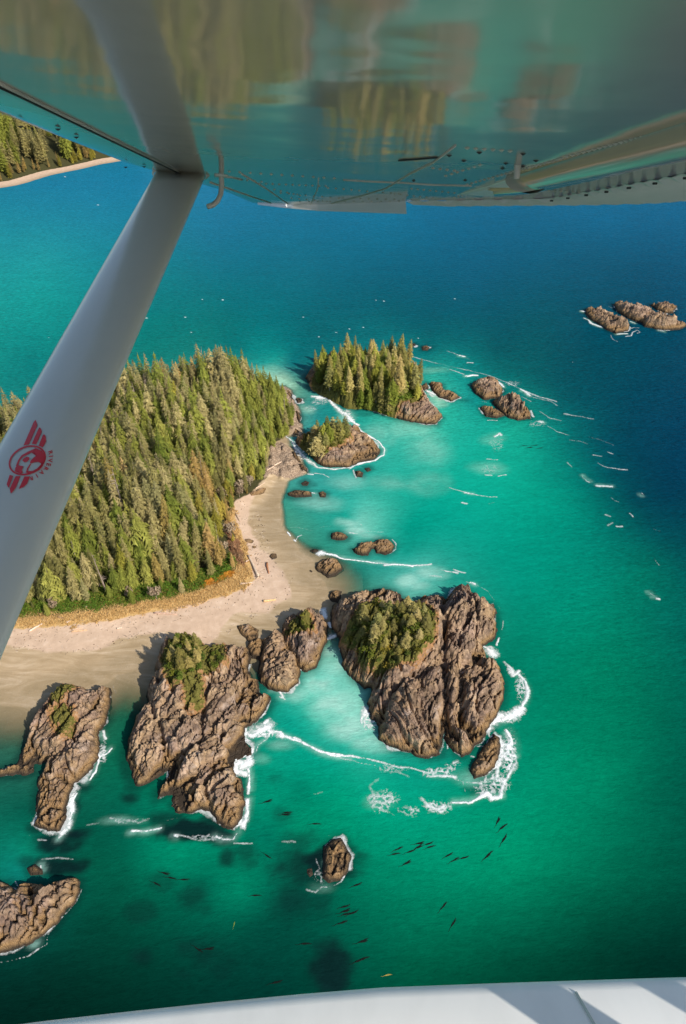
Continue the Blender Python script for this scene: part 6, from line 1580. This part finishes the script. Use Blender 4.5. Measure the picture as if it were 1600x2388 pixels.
o = obj("emblem", emb.mesh("emblem", M_RED, PLANE_LOC), strut); o["label"] = "dark red round winged bird emblem"
# lettering round the emblem
def arc_text(txt, cx, cy, rx, ry, rot, a0, a1, size):
    b = MB()
    for i, ch in enumerate(txt):
        if ch == ' ': continue
        a = a0 + (a1 - a0) * i / max(1, len(txt) - 1)
        x = rx * math.cos(a); y = ry * math.sin(a)
        X = cx + x * math.cos(rot) - y * math.sin(rot); Y = cy + x * math.sin(rot) + y * math.cos(rot)
        cu = bpy.data.curves.new("t", 'FONT'); cu.body = ch; cu.size = size; cu.align_x = 'CENTER'; cu.fill_mode = 'FRONT'; cu.resolution_u = 2; cu.offset = size * 0.02
        to = bpy.data.objects.new("t", cu); COL.objects.link(to)
        dg = bpy.context.evaluated_depsgraph_get(); me = bpy.data.meshes.new_from_object(to.evaluated_get(dg))
        dirx = (X - cx, Y - cy); L = math.hypot(*dirx); oy = (dirx[0] / L, dirx[1] / L); ox = (-oy[1], oy[0])
        V = [onstrut(*EM((X + ox[0] * v.co.x + oy[0] * (v.co.y - size * .3), Y + ox[1] * v.co.x + oy[1] * (v.co.y - size * .3)))) for v in me.vertices]
        b.add(V, [tuple(p.vertices) for p in me.polygons])
        bpy.data.objects.remove(to); bpy.data.curves.remove(cu); bpy.data.meshes.remove(me)
    return b
t1 = arc_text("RIVER", 445, 1285, 700, 520, -0.42, 0.12, 0.98, 175)
t2 = arc_text("AIR", 445, 1285, 690, 520, -0.42, 1.22, 1.72, 165)
t1.add(t2.v, t2.f)
o = obj("lettering", t1.mesh("lettering", M_RED, PLANE_LOC), strut)

# float: hull with a rounded deck edge, seams and the posts that carry it
def flt():
    sec = [(1.20, -2.12), (1.285, -1.95), (1.30, -1.80), (1.296, -1.745), (1.283, -1.712), (1.262, -1.694), (1.235, -1.686), (1.10, -1.672), (0.95, -1.668), (0.80, -1.675), (0.66, -1.70), (0.62, -1.80), (0.64, -1.98), (0.72, -2.12), (0.95, -2.34)]
    vs = [-2.9, -2.75, -2.5, -2.1, -1.6, -1.1, -0.7, -0.5, -0.3, -0.1, 0.1, 0.4, 0.8, 1.3, 2.0, 2.8, 3.4]
    rings = []
    for v in vs:
        k = 1.0 if v > -0.8 else 1.0 - 0.55 * ((-0.8 - v) / 2.1) ** 1.8
        for (u, w) in sec:
            uu = 0.95 + (u - 0.95) * k + 0.034 * min(v, 1.2) - 0.07 * max(0, 0.15 - v) ** 1.3 ; ww = -1.668 + (w + 1.668) * k + (0.09 * max(0, -1.5 - v))
            rings.append(Am(uu, v, ww))
    n = len(sec); b = MB()
    b.add(rings, [(i * n + k, i * n + (k + 1) % n, (i + 1) * n + (k + 1) % n, (i + 1) * n + k) for i in range(len(vs) - 1) for k in range(n)] + [tuple(range(n)), tuple((len(vs) - 1) * n + k for k in range(n))])
    return b
fl = obj("float", flt().mesh("float", M_WHITE, PLANE_LOC, True), plane); fl["label"] = "white float deck with strut shadows across it"
for v in (0.56, 1.5):
    b = MB(); b.tube([Am(0.70, v + 0.09, -1.693), Am(0.95, v + 0.05, -1.666), Am(1.10, v + 0.03, -1.670), Am(1.235 + .03 * v, v, -1.684)], 0.0035, 5)
    obj("deck_seam", b.mesh("deck_seam", M_STRUT, PLANE_LOC, True), fl)
for v0, rr in ((1.02, 0.062), (1.36, 0.036)):
    b = MB(); b.tube([Am(0.70, v0 + .06, -1.70), Am(0.55, v0, -1.14), Am(0.36, v0 - .08, -0.45)], rr, 12)
    obj("float_post", b.mesh("float_post", M_STRUT, PLANE_LOC, True), plane)
